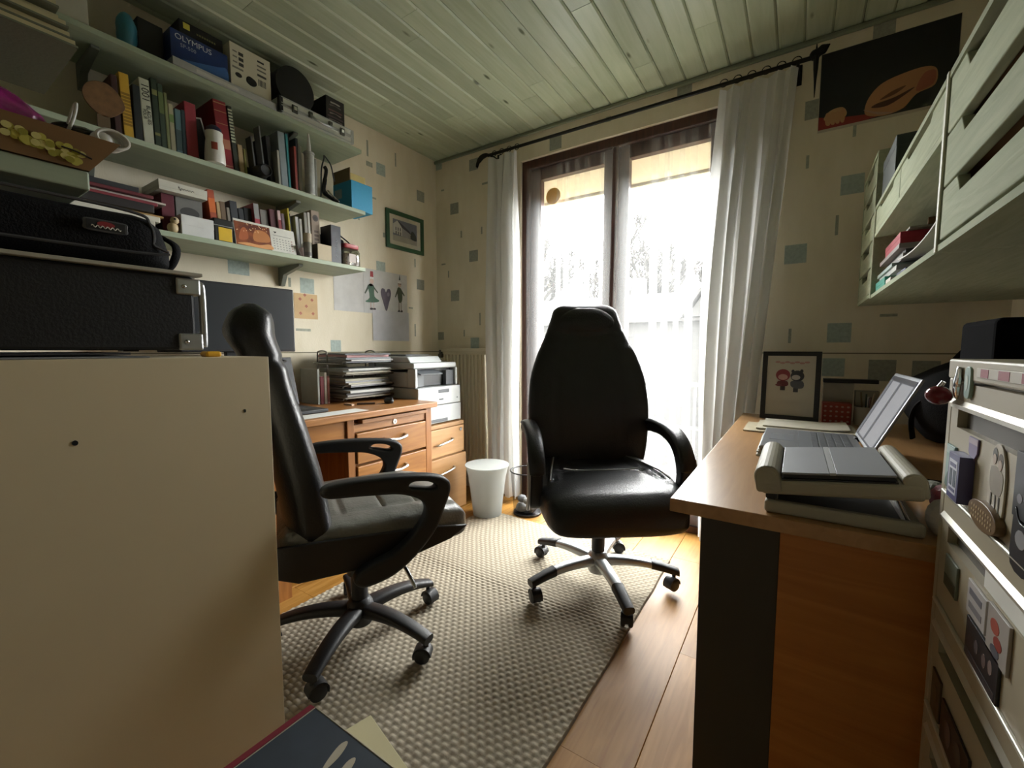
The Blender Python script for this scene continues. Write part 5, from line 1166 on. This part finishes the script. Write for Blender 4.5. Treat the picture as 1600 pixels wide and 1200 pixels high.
for z0, z1 in ((1.4295, 1.524), (1.3375, 1.4255), (1.2455, 1.3335)): notch_drawer(u1, .622, 1.09, z0, z1, .73, .99)
u2 = thing('wall_drawer_unit', 'wall unit with an open compartment of papers below two slim drawers', 'drawer unit', (0, 0, 0))
carcass(u2, 1.108, 1.968, 1.226, 1.538, (1.226, 1.432))
for y0, y1 in ((1.124, 1.532), (1.54, 1.952)): notch_drawer(u2, y0, y1, 1.446, 1.524, y0 + .11, y1 - .09, nd=.014)
BOX(FX - .003, FX - .0005, 1.958, 1.969, 1.226, 1.538).build('edge_strip', wd_edge, u2)
BOX(.30, XR - .014, 1.735, 1.745, 1.239, 1.431).build('inner_divider', wd_in, u2)
u3 = thing('wall_drawer_unit', 'tall narrow wall chest of notched drawers furthest along, by the window wall', 'drawer unit', (0, 0, 0))
FX_ = FX
carcass(u3, 1.99, 2.36, 1.232, 1.735, (1.232,))
for i in range(5):
    z0 = 1.247 + i * .0955; notch_drawer(u3, 2.004, 2.346, z0, z0 + .090, 2.10, 2.25)
bx = pbox('dark_file_box', 'dark green box standing on top of the wall unit', 'box', .213, .50, 1.70, 1.93, 1.5385, 1.668, '2E3A36', lid=.03)
# papers and boxes in the open compartment
zq = 1.2385
def cbox(name, lb, cat, *a, **k): return pbox(name, lb, cat, *a, **k)
tb = cbox('teal_box', 'small teal box in the open compartment of the wall unit', 'box', .214, .30, 1.755, 1.935, zq, zq + .034, '2E9A86', lid=.016)
cbox('blue_box', 'dark blue box lying in the open compartment', 'box', .222, .34, 1.50, 1.62, zq, zq + .022, '1E2656')
zc = zq + .0345
for i, (c, x0, y0, y1, th) in enumerate([('B8BCB8', .222, 1.63, 1.93, .014), ('9DB0AC', .216, 1.66, 1.93, .010), ('8C8A8A', .23, 1.60, 1.92, .016), ('3A3A3C', .235, 1.60, 1.90, .010), ('8A7F7C', .218, 1.58, 1.91, .012)]):
    o = BOX(x0, .56, y0, y1, zc, zc + th).build('paper_wad', plain(c)); tag(o, ['pale paper wad just above the teal box', 'bluish paper wad in the open compartment', 'grey paper wad in the middle of the compartment pile', 'black folder in the compartment pile', 'taupe folder directly under the red box'][i], 'papers', 'papers in the open wall compartment'); zc += th + .0004
cbox('red_box', 'red box resting on the papers in the open compartment', 'box', .226, .36, 1.63, 1.875, zc, zc + .040, 'A82838', lid=.016)
o = BOX(.24, .50, 1.60, 1.87, zc + .0408, zc + .0458).build('loose_sheet', plain('8A8676')); tag(o, 'loose grey sheet lying on the red box', 'paper')
cbox('white_packet', 'small white packet at the compartment front', 'packet', .214, .26, 1.655, 1.735, zq, zq + .020, 'C9C8BE')
cbox('low_carton', 'low taupe carton deep in the open compartment', 'box', .30, .56, 1.16, 1.48, zq, zq + .03, '7A7268')
o = MB().grid(lambda u, v: (.216 + .10 * v, 1.17 + .40 * u, zq + .032 + .012 * v + .03 * (1 - u) ** 2.5 + .020 * u * u), 16, 3).build('curved_sheet', plain('C6C4BE')); d_ = o.modifiers.new('s', 'SOLIDIFY'); d_.thickness = .003; d_.offset = 1; tag(o, 'white sheet curling up beside the compartment edge strip', 'paper')
# ================================================================ right desk and what stands on it
desk_w = wood('honey_oak_laminate', 'A97F52', 'BA9062', .3, 1, 4, bump=.03); desk_p = wood('orange_oak_panel', 'A8672E', 'BC7C3C', .45, 0, 4); dpan = mat('anthracite_panel', '3A3833', .6, var=.05)
DZ = .74
rd = thing('corner_desk', 'honey oak desk end with dark grey leg panel beside the drawer cabinet', 'desk', (0, 0, 0))
BOX(-.209, .69, .916, 2.37, DZ - .028, DZ).build('desktop', desk_w, rd, bevel=.002)
BOX(-.152, -.012, .945, .968, 0, DZ - .0285).build('leg_panel', dpan, rd, bevel=.001)
BOX(-.012, .688, .940, .968, 0, DZ - .0285).build('end_panel', desk_p, rd, bevel=.001)
BOX(-.152, -.13, 2.30, 2.335, 0, DZ - .0285).build('leg', mat('desk_leg_beige', 'B5AA90', .5), rd)
BOX(-.10, .688, 2.32, 2.345, 0, DZ - .0285).build('leg_panel', dpan, rd)
# lap rest: base frame, tilted deck with padded rolls, grey notebook on it
DZ += .0005
lr = thing('lap_rest', 'grey adjustable lap rest with padded side rolls on the desk end', 'lap rest', (0, 0, DZ))
lg_ = mat('light_grey_vinyl', 'A39E8C', .55, bump=.12, bscale=90); lk_ = mat('lap_black', '151515', .5)
MB().box(-.04, .188, .935, .955, 0, .024).box(-.04, -.02, .955, 1.25, 0, .018).box(.168, .188, .955, 1.25, 0, .018).box(-.04, .188, 1.23, 1.25, 0, .018).build('base_frame', lg_, lr, bevel=.006, seg=3)
BOX(-.02, .168, .955, 1.23, .001, .006).build('base_floor', lk_, lr)
TD = Matrix.Translation((-.045, 0, .034)) @ Matrix.Rotation(math.radians(-7), 4, 'Y')
MB().box(0, .232, .932, 1.20, 0, .028, TD).build('deck', lg_, lr, bevel=.007, seg=3)
dkk = MB().box(.035, .200, .936, 1.19, .0282, .031, TD).build('deck_recess', lk_, lr)
arc = lambda cx, cz, r_, a0, a1: [(cx + r_ * math.cos(math.radians(a0 + (a1 - a0) * q / 10)), cz + r_ * math.sin(math.radians(a0 + (a1 - a0) * q / 10))) for q in range(11)]
MB().prism([(-.008, .004)] + arc(.012, .034, .022, 180, 20) + [(.034, .030), (.034, .004)], .928, 1.19, 'y', TD).build('padded_roll', lg_, lr, bevel=.006, seg=3)
MB().prism([(.205, .004), (.205, .030)] + arc(.220, .028, .018, 150, 0) + [(.238, .004)], .935, 1.20, 'y', TD).build('padded_roll', lg_, lr, bevel=.006, seg=3)
MB().cyl((-.03, .945, .030), (-.03, 1.24, .030), .009, T=None).build('pivot', lk_, lr, smooth=True)
MB().cyl((.17, .96, .018), (.155, .96, .055), .003).cyl((.17, 1.22, .018), (.155, 1.22, .055), .003).build('prop_strut', chrome, lr, smooth=True)
nbk = thing('grey_notebook', 'closed silver-grey folder with a centre hinge lying on the lap rest', 'folder', (0, 0, DZ))
MB().box(.038, .197, .940, 1.18, .0312, .0385, TD).build('body', lk_, nbk)
sg = mat('silver_grey_cover', '8E9196', .45, .2, var=.04)
MB().box(.036, .108, .936, 1.185, .0388, .0425, TD).build('cover', sg, nbk, bevel=.001); MB().box(.118, .199, .936, 1.185, .0388, .0425, TD).build('cover', sg, nbk, bevel=.001)
MB().box(.1085, .1175, .937, 1.184, .0388, .0432, TD).build('hinge_strip', plain('B5B8BA', .35), nbk)
# laptop facing the window side
pgs = thing('document_wad', 'thick wad of printed pages under the silver laptop', 'papers', (0, 0, DZ))
for k in range(4): BOX(-.088 + .004 * (k % 2), .15, 1.425 + .005 * k, 1.75, .0005 + k * .0042, .0042 + k * .0042).build('page_bundle', paper_w, pgs)
lsil = mat('silver_laptop', '8F9296', .35, .5)
lp2 = laptop('laptop', 'open silver laptop with a lit page on its screen on the honey oak desk', (.042, 1.59, DZ + .0175), PI, .34, .245, .225, math.radians(24), lsil, mat('grey_keys', '55585C', .55), screen('lit_screen', '8A8D96', .05))
hingeT = Matrix.Translation((-.1225, 0, .014)) @ Matrix.Rotation(-math.radians(24), 4, 'Y')
lid_ = [c for c in lp2.children if c.name.startswith('lid')][0]
for y0, y1, z0, z1, c, s_ in ((-.12, -.02, .02, .20, 'D5D6DA', .085), (.01, .15, .02, .20, 'D5D6DA', .08), (-.165, -.135, .015, .215, 'A9ABB2', .06), (-.16, .16, .203, .214, '6A6D78', .04)):
    MB().box(.0012, .0016, y0, y1, z0, z1, hingeT).build('screen_page', screen('page_%s_%d' % (c, int(s_ * 1000)), c, s_), lid_)
# loose papers and folders before the framed picture
for k, (x0, x1, y0, y1, zz, th, c, rz, lb) in enumerate([(-.16, .18, 1.84, 2.06, .0025, .004, 'B3A88C', .02, 'tan card folder lying flat on the desk before the framed picture'), (-.12, .19, 1.88, 2.10, .0085, .005, 'C2BBA6', -.03, 'cream folder on the tan one'), (-.10, .17, 1.92, 2.12, .0145, .004, 'C7C2B2', .03, 'white folder on top of the cream one')]):
    def bend(u, v, x0=x0, x1=x1, y0=y0, y1=y1, k=k): return (x0 + (x1 - x0) * u, y0 + (y1 - y0) * v, .018 * max(0, u - .75) ** 1.2 * k)
    o = MB().grid(bend, 14, 2).build('paper_folder', plain(c), loc=(0, 0, DZ + zz)); d_ = o.modifiers.new('s', 'SOLIDIFY'); d_.thickness = th; d_.offset = 0
    tag(o, lb, 'folder', 'folders before the framed picture')
af = thing('framed_art', 'black framed print of two small cartoon figures standing on the desk', 'picture frame', (-.022, 2.215, DZ + .0025), rot=(math.radians(-5), 0, math.radians(-4)))
fbm = plain('1B1A1A', .4)
plate('frame', [rect(-.108, .108, 0, .298), rect(-.089, .089, .019, .279)], .018, fbm, af, .002, frame_T((0, .009, 0), (1, 0, 0), (0, 0, 1)))
plate('print', [rect(-.09, .09, .018, .28)], .002, mat('art_paper', 'BFB9AC', .35), af, 0, frame_T((0, .008, 0), (1, 0, 0), (0, 0, 1)))
def ap(poly, c, e=.0066): plate('printed_shape', [poly], .0003, plain(c), af, 0, frame_T((0, e, 0), (1, 0, 0), (0, 0, 1)))
ap(ell(-.028, .195, .027, .026, 22), '8E3A42'); ap(ell(-.028, .186, .018, .013, 16), 'C49A92', .0062); ap(ell(.025, .192, .025, .024, 22), '3E4046'); ap(ell(.020, .186, .016, .011, 16), 'B9B2B0', .0062)
ap(ell(.008, .212, .006, .008, 10), '3E4046'); ap(ell(.040, .214, .006, .008, 10), '3E4046')
ap(arm_shape([(-.045, .168), (-.012, .168), (-.008, .15), (-.028, .145), (-.048, .15)], 3), '6A2F38'); ap(arm_shape([(.005, .17), (.045, .17), (.048, .142), (.02, .138), (.002, .15)], 3), '5A5E66')
ap(arm_shape([(-.056, .152), (-.04, .158), (-.03, .15), (-.045, .145)], 3), '7A4048'); ap(rect(-.036, -.018, .128, .146), '3A3034'); ap(rect(.012, .030, .122, .140), '44444A')
for q in range(7): ap(ell(-.05 + q * .018, .252 - .004 * (q % 2), .010, .0045, 10), 'B58A86')
BOX(-.012, .012, .018, .075, .007, .010).build('easel_foot', fbm, af); MB().box(-.015, .015, .018, .022, .02, .20, Matrix.Translation((0, .0, .0)) @ Matrix.Rotation(-.28, 4, 'X')).build('easel_back', fbm, af)
# boxes and pens behind
g1 = pbox('gift_carton', 'red and white patterned carton on the desk beside the framed print', 'box', .098, .195, 2.22, 2.30, DZ, DZ + .085, '9A3A2A')
for a in range(5):
    for b_ in range(4): plate('printed_dot', [ell(.108 + a * .019, DZ + .012 + b_ * .02, .005, .004, 8)], .0003, plain('B5907E'), g1, 0, frame_T((0, 2.2195, 0), (1, 0, 0), (0, 0, 1)))
pbox('white_carton', 'white card box standing behind the patterned carton', 'box', .10, .205, 2.305, 2.35, DZ, DZ + .165, 'A9A292')
pbox('pale_carton', 'lower pale carton behind the pen cup', 'box', .212, .29, 2.305, 2.35, DZ, DZ + .135, '9E9786')
tr2 = pbox('black_tray', 'flat black tray resting on the white card box', 'tray', .10, .285, 2.30, 2.365, DZ + .166, DZ + .182, '161616')
pc = thing('pen_cup', 'pale pen cup crammed with pens on the honey oak desk', 'pen cup', (.243, 2.255, DZ))
MB().lathe([(.001, 0), (.036, 0), (.038, .05), (.038, .075), (.035, .075), (.034, .01), (.001, .008)], 24).build('cup', plain('B3AD9E', .4), pc, smooth=True)
r8 = random.Random(6)
for k in range(6):
    a = r8.uniform(0, 6.28); r_ = r8.uniform(.005, .024); t_ = r8.uniform(.0, .016)
    o = MB().cyl((.243 + r_ * .5 * math.cos(a), 2.255 + r_ * .5 * math.sin(a), DZ + .0085), (.243 + (r_ + t_) * math.cos(a), 2.255 + (r_ + t_) * math.sin(a), DZ + r8.uniform(.105, .14)), .0032, n=8).build('pen', plain(['2A2A2E', 'B5A58A', '6E5A3A', '3A4A3E', 'D0CEC6', '5A2A2A'][k % 6], .4), smooth=True)
    tag(o, ['black pen in the pale pen cup', 'beige pen in the pale pen cup', 'brown pencil in the pale pen cup', 'green pen in the pale pen cup', 'white pen in the pale pen cup', 'dark red pen in the pale pen cup'][k % 6], 'pen', 'pens in the pen cup')
# black backpack slumped behind the laptop
bp_ = thing('backpack', 'slumped black backpack on the desk between laptop and wall', 'backpack', (.475, 1.99, DZ))
b_ = MB().ball((0, 0, .13), (.17, .23, .145), 36, 22)
b_.v = [(p[0] + .02 * noise.noise(Vector(p) * 8), p[1], max(.001, p[2] + .03 * noise.noise(Vector(p) * 6 + Vector((3, 0, 0))))) for p in b_.v]
b_.build('body', bf, bp_, smooth=True)
MB().tube(catmull([(-.08, -.15, .2), (-.14, -.12, .14), (-.15, -.08, .08), (-.14, -.06, .012)], 6), .012, 8, flat=.4).build('strap', bf, bp_, smooth=True)
MB().tube(catmull([(-.05, .0, .26), (0, .06, .31), (.03, .12, .26)], 6), .008, 8).build('grab_handle', bf, bp_, smooth=True)
o = BOX(.262, .66, 1.0, 1.18, DZ, DZ + .36).build('speaker', mat('black_speaker_cloth', '08080A', .95, spec=.05), bevel=.01, seg=3); tag(o, 'black box-shaped speaker standing behind the drawer cabinet', 'speaker')
o = MB().tube(catmull([(.22, 1.42, DZ + .004), (.27, 1.36, DZ + .004), (.33, 1.33, DZ + .02), (.36, 1.40, DZ + .05), (.40, 1.32, DZ + .03), (.38, 1.25, DZ + .004)], 8), .003, 7).build('black_cable', black_pl, smooth=True); tag(o, 'thin black cable curling beside the laptop', 'cable')
for k, (p, c, lb) in enumerate([((.214, .97, .03), 'B9B4AC', 'crumpled white paper between lap rest and cabinet'), ((.228, 1.02, .055), '8E2434', 'crumpled red wrapper between lap rest and cabinet'), ((.25, 1.2, .02), '77786A', 'crumpled olive paper on the desk by the cable')]):
    crumple((p[0], p[1], DZ + p[2]), (.022, .03, p[2] - .001 if k != 1 else .025), k * 7.1, plain(c), 'crumpled_paper', lb, 'paper', None)
DZ -= .0005
# ================================================================ steel drawer cabinet at the frame's edge
stl = mat('cream_steel', 'A8A08A', .4, var=.03, vscale=5); rec = mat('drawer_recess', '4E493E', .5); brt = mat('bright_strip', 'CFCDC0', .3, .4)
DX, DY0, DY1 = .19, .20, .888
dc = thing('drawer_cabinet', 'cream steel drawer cabinet covered with magnets', 'cabinet', (0, 0, 0))
BOX(DX + .012, .66, DY0, DY1, .0, 1.032).build('body', stl, dc, bevel=.003)
BOX(DX - .002, .66, DY0, DY1, 1.008, 1.036).build('top', stl, dc, bevel=.003)
BOX(DX, DX + .0125, DY1 - .018, DY1, .0, 1.008).build('front_post', stl, dc, bevel=.002); BOX(DX, DX + .0125, DY0, DY0 + .018, .0, 1.008).build('front_post', stl, dc, bevel=.002)
for i in range(6):
    z1 = 1.004 - i * .1655; z0 = z1 - .163
    y0, y1 = DY0 + .021, DY1 - .021
    d = MB().box(DX, DX + .0118, y0, y1, z0, z1 - .062).box(DX, DX + .0118, y0, y1, z1 - .028, z1).box(DX, DX + .0118, y1 - .03, y1, z1 - .062, z1 - .028).box(DX, DX + .0118, y0, y0 + .03, z1 - .062, z1 - .028).build('drawer', stl, dc)
    BOX(DX + .010, DX + .0119, y0 + .03, y1 - .03, z1 - .062, z1 - .028).build('grip_recess', rec, d)
    MB().prism([(DX - .004, z1 - .030), (DX + .0, z1 - .024), (DX + .002, z1 - .024), (DX + .002, z1 - .036), (DX - .002, z1 - .036)], y0 + .004, y1 - .004, 'y').build('grip_bar', brt, d)
    MB().cyl((DX - .0015, y0, z0 + .003), (DX - .0015, y1, z0 + .003), .003, n=8).build('lower_bead', brt, d, smooth=True)
# magnets (thin solids on the drawer fronts)
def mag(lb, poly, col, y, z, th=.003, cat='magnet', name='fridge_magnet', deco=None, x=DX):
    o = plate(name, [poly], th, plain(col, .4), None, min(.0008, th / 4), face_nx((x - th / 2 - .0002, y, z))); tag(o, lb, cat, 'magnets on the drawer cabinet')
    for q, (pl_, c, e) in enumerate(deco or []): plate('printed_shape', [pl_], .0003, plain(c, .5), o, 0, face_nx((x - th - .0004 - e * .0003, y, z)))
    return o
Z1 = 1.004
o = mag('red and white word strip on the cabinet top rail', rect(-.10, .06, -.006, .006), 'B9B2A4', .66, 1.021, .002, deco=[(rect(-.085, -.06, -.005, .005), '8E3040', 0), (rect(-.03, .0, -.005, .005), '9A4A54', 0), (rect(.03, .05, -.005, .005), '8E3040', 0)], x=DX - .002)
mag('mint green tag magnet at the top corner of the cabinet', arm_shape([(-.010, .018), (.010, .018), (.011, -.012), (.004, -.020), (-.008, -.018), (-.011, -.01)], 4), '8FA8A0', .793, 1.006, .004, deco=[(ell(0, .0, .005, .010, 12), 'B5C2B8', 0)])
bo_ = thing('bottle_opener', 'silver bottle-opener magnet at the top corner of the cabinet', 'magnet', (DX - .005, .826, 1.004))
MB().tube(catmull([(0, 0, .022), (0, 0, .008), (0, .004, -.006), (0, .0, -.022)], 5), [.004, .005, .006, .006, .007, .008, .008, .009, .009, .008, .008, .008, .007, .006, .004, .002][:16], 10, flat=.5).build('shank', chrome, bo_, smooth=True)
rb = thing('red_bauble', 'dark red round bauble magnet hanging at the cabinet corner', 'magnet', (DX - .018, .852, .984))
MB().ball((0, 0, 0), (.015, .016, .0135), 22, 14).build('ball', mat('gloss_dark_red', '6A1420', .2), rb, smooth=True); MB().cyl((0, 0, .012), (.004, -.002, .020), .003).build('cap', chrome, rb, smooth=True)
d1 = .905
mag('tall teal photo magnet at the first drawer edge', rect(-.018, .018, -.03, .03), '7C9A94', .842, .885, .003, deco=[(arm_shape([(-.016, -.028), (.0, -.005), (.014, -.02), (.016, -.029)], 3), '4E6A5E', 0), (rect(-.016, .016, .018, .028), 'A9BDB8', 0)])
mag('thick blue box-shaped magnet with white window picture', rect(-.022, .022, -.030, .030), '4A4A78', .775, .885, .014, deco=[(rect(-.016, .016, -.022, .022), 'C3C6D2', 0), (rect(-.012, -.002, -.012, .010), '3A4A5A', 1), (rect(.003, .013, -.012, .010), '3A4A5A', 1), (rect(-.012, .012, .013, .018), '55557A', 1), (rect(-.012, .012, -.019, -.015), '55557A', 1)])
mag('purple pennant magnet on the first drawer', [(-.016, .018), (.016, .018), (.015, .0), (.006, -.008), (.0, -.024), (-.008, -.008), (-.016, -.002)], '6A5A86', .758, .922, .002, deco=[(rect(-.016, .016, .010, .017), 'A99AA8', 0)])
mag('line-drawn couple magnet on the first drawer', arm_shape([(-.02, -.035), (-.024, .0), (-.018, .03), (-.004, .042), (.012, .036), (.022, .01), (.02, -.035), (0, -.040)], 4), 'B9B2A0', .677, .905, .002, deco=[(ell(-.008, .028, .007, .009, 12), '4A4640', 0), (ell(.008, .024, .007, .009, 12), '5A5048', 0), (ell(-.008, .024, .005, .006, 10), 'B5A596', 1), (ell(.008, .020, .005, .006, 10), 'B5A596', 1), (arm_shape([(-.016, .015), (.016, .012), (.014, -.012), (-.014, -.012)], 3), '8A8272', 0), (rect(-.012, -.009, -.035, -.014), '6A6458', 1), (rect(.0, .003, -.035, -.014), '6A6458', 1), (rect(.010, .013, -.034, -.014), '6A6458', 1)])
mag('dark photo magnet at the frame edge of the first drawer', rect(-.024, .024, -.03, .035), '2A2A2E', .605, .915, .003, deco=[(ell(.004, .012, .008, .010, 12), '4A4A52', 0), (ell(-.008, -.01, .006, .005, 10), '7A7A80', 0)])
o = mag('brown oval woven-basket magnet on the first drawer', ell(0, 0, .044, .016, 26), '6E5638', .690, .861, .008, deco=[(ell(-.030 + .0075 * (k % 9), -.006 + .006 * (k // 9), .0017, .0017, 6), 'B5A27E', 0) for k in range(27)])
mag('black cat shaped magnet at the frame edge', arm_shape([(-.02, -.03), (-.022, .012), (-.018, .028), (-.008, .016), (.008, .016), (.018, .028), (.022, .01), (.02, -.03)], 3), '26262A', .600, .868, .004, deco=[(ell(0, .0, .012, .009, 12), '8A8A8C', 0)])
mag('white photo magnet with grey figures on the second drawer', rect(-.03, .03, -.02, .02), 'B5B2B0', .70, .752, .003, deco=[(rect(-.022, .018, .004, .012), '6A6A72', 0), (rect(-.022, .020, -.012, -.004), '7E7C80', 0)])
mag('photo magnet with red flowers on the second drawer', rect(-.028, .028, -.026, .026), 'A39E98', .636, .750, .003, deco=[(ell(-.006, .008, .012, .008, 12), '9A4A3A', 0), (ell(.004, -.006, .011, .007, 12), '8A3A30', 0), (ell(-.002, -.017, .012, .006, 12), '5A5A62', 0)])
mag('dark group photo magnet on the second drawer', rect(-.05, .05, -.022, .026), '26282C', .675, .702, .003, deco=[(ell(.03, .008, .006, .008, 10), '7A6A66', 0), (ell(.012, .004, .006, .008, 10), '6A5A58', 0), (ell(-.012, .006, .006, .008, 10), '5A5256', 0), (rect(-.045, .045, -.021, -.012), '3E3A40', 0)])
mag('green landscape photo magnet at the second drawer edge', rect(-.026, .026, -.022, .022), '6A7466', .800, .742, .003, deco=[(rect(-.024, .024, -.02, -.004), '454E42', 0)])
mag('dark picture magnet on the third drawer', rect(-.055, .055, -.028, .028), '2E2826', .735, .545, .003, deco=[(ell(.02, .005, .012, .014, 12), '4E4440', 0), (ell(-.02, .0, .012, .016, 12), '5A4A4A', 0)])
mag('brown picture magnet at the third drawer edge', rect(-.02, .02, -.03, .03), '4A3E2E', .822, .555, .003, deco=[(ell(0, .0, .010, .014, 12), '62543E', 0)])
wpz = BOX(DX + .002, DX + .0095, .42, .70, .777, .806).build('slip_of_paper', plain('D5D5CE', .7)); tag(wpz, 'bright white slip of paper tucked in the second drawer grip', 'paper')
# ================================================================ album and envelope at the bottom edge
sto = thing('low_stool', 'small wooden stool under the blue album', 'stool', (-.58, .27, 0))
BOX(-.15, .15, -.15, .15, .30, .325).build('seat', oak, sto, bevel=.004)
for sx in (-1, 1):
    for sy in (-1, 1): BOX(sx * .12 - .015, sx * .12 + .015, sy * .12 - .015, sy * .12 + .015, .012, .30).build('leg', oak_v, sto)
env = thing('envelope', 'large cream envelope poking out from under the blue album', 'envelope', (-.60, .352, .3255), math.radians(-14))
BOX(-.11, .105, -.18, .138, 0, .003).build('body', mat('cream_envelope', 'BDB48F', .75, var=.05), env, bevel=.001)
MB().add([(.105, -.18, .0032), (.105, .138, .0032), (.075, .132, .0055), (.06, -.18, .0055)], [(0, 1, 2, 3)]).build('flap', mat('cream_envelope_flap', 'C9C19C', .75), env)
al = thing('photo_album', 'dark blue album with red spine lying at the bottom of the view', 'album', (0, 0, .3305))
BOX(-.754, -.44, .10, .447, 0, .003).build('cover', plain('5A2A30'), al)
BOX(-.742, -.45, .105, .441, .003, .019).build('pages', paper_y, al)
BOX(-.756, -.44, .10, .449, .0192, .0222).build('cover', mat('blue_grey_cover', '2E3640', .5, var=.1, vscale=20), al, bevel=.0008)
MB().prism([(-.757, .0), (-.772, .003), (-.776, .011), (-.772, .020), (-.757, .0222)], .10, .447, 'y').build('spine', mat('wine_red_cloth', '6E1628', .6, bump=.1), al, smooth=True)
MB().tube([(-.754, .447, .0222), (-.45, .447, .0222)], .0012, 6).build('worn_edge', plain('A39E88'), al); MB().tube([(-.754, .447, .0222), (-.754, .11, .0222)], .0012, 6).build('worn_edge', plain('A39E88'), al)
for q in range(2): plate('printed_petal', [arm_shape([(0, 0), (.008, .03), (.006, .055), (0, .062), (-.007, .05), (-.006, .02)], 4)], .0003, plain('9E9684'), al, 0, Matrix.Translation((-.625 + q * .038, .375 - .012 * q, .0226)) @ Matrix.Rotation(.25, 4, 'Z'))
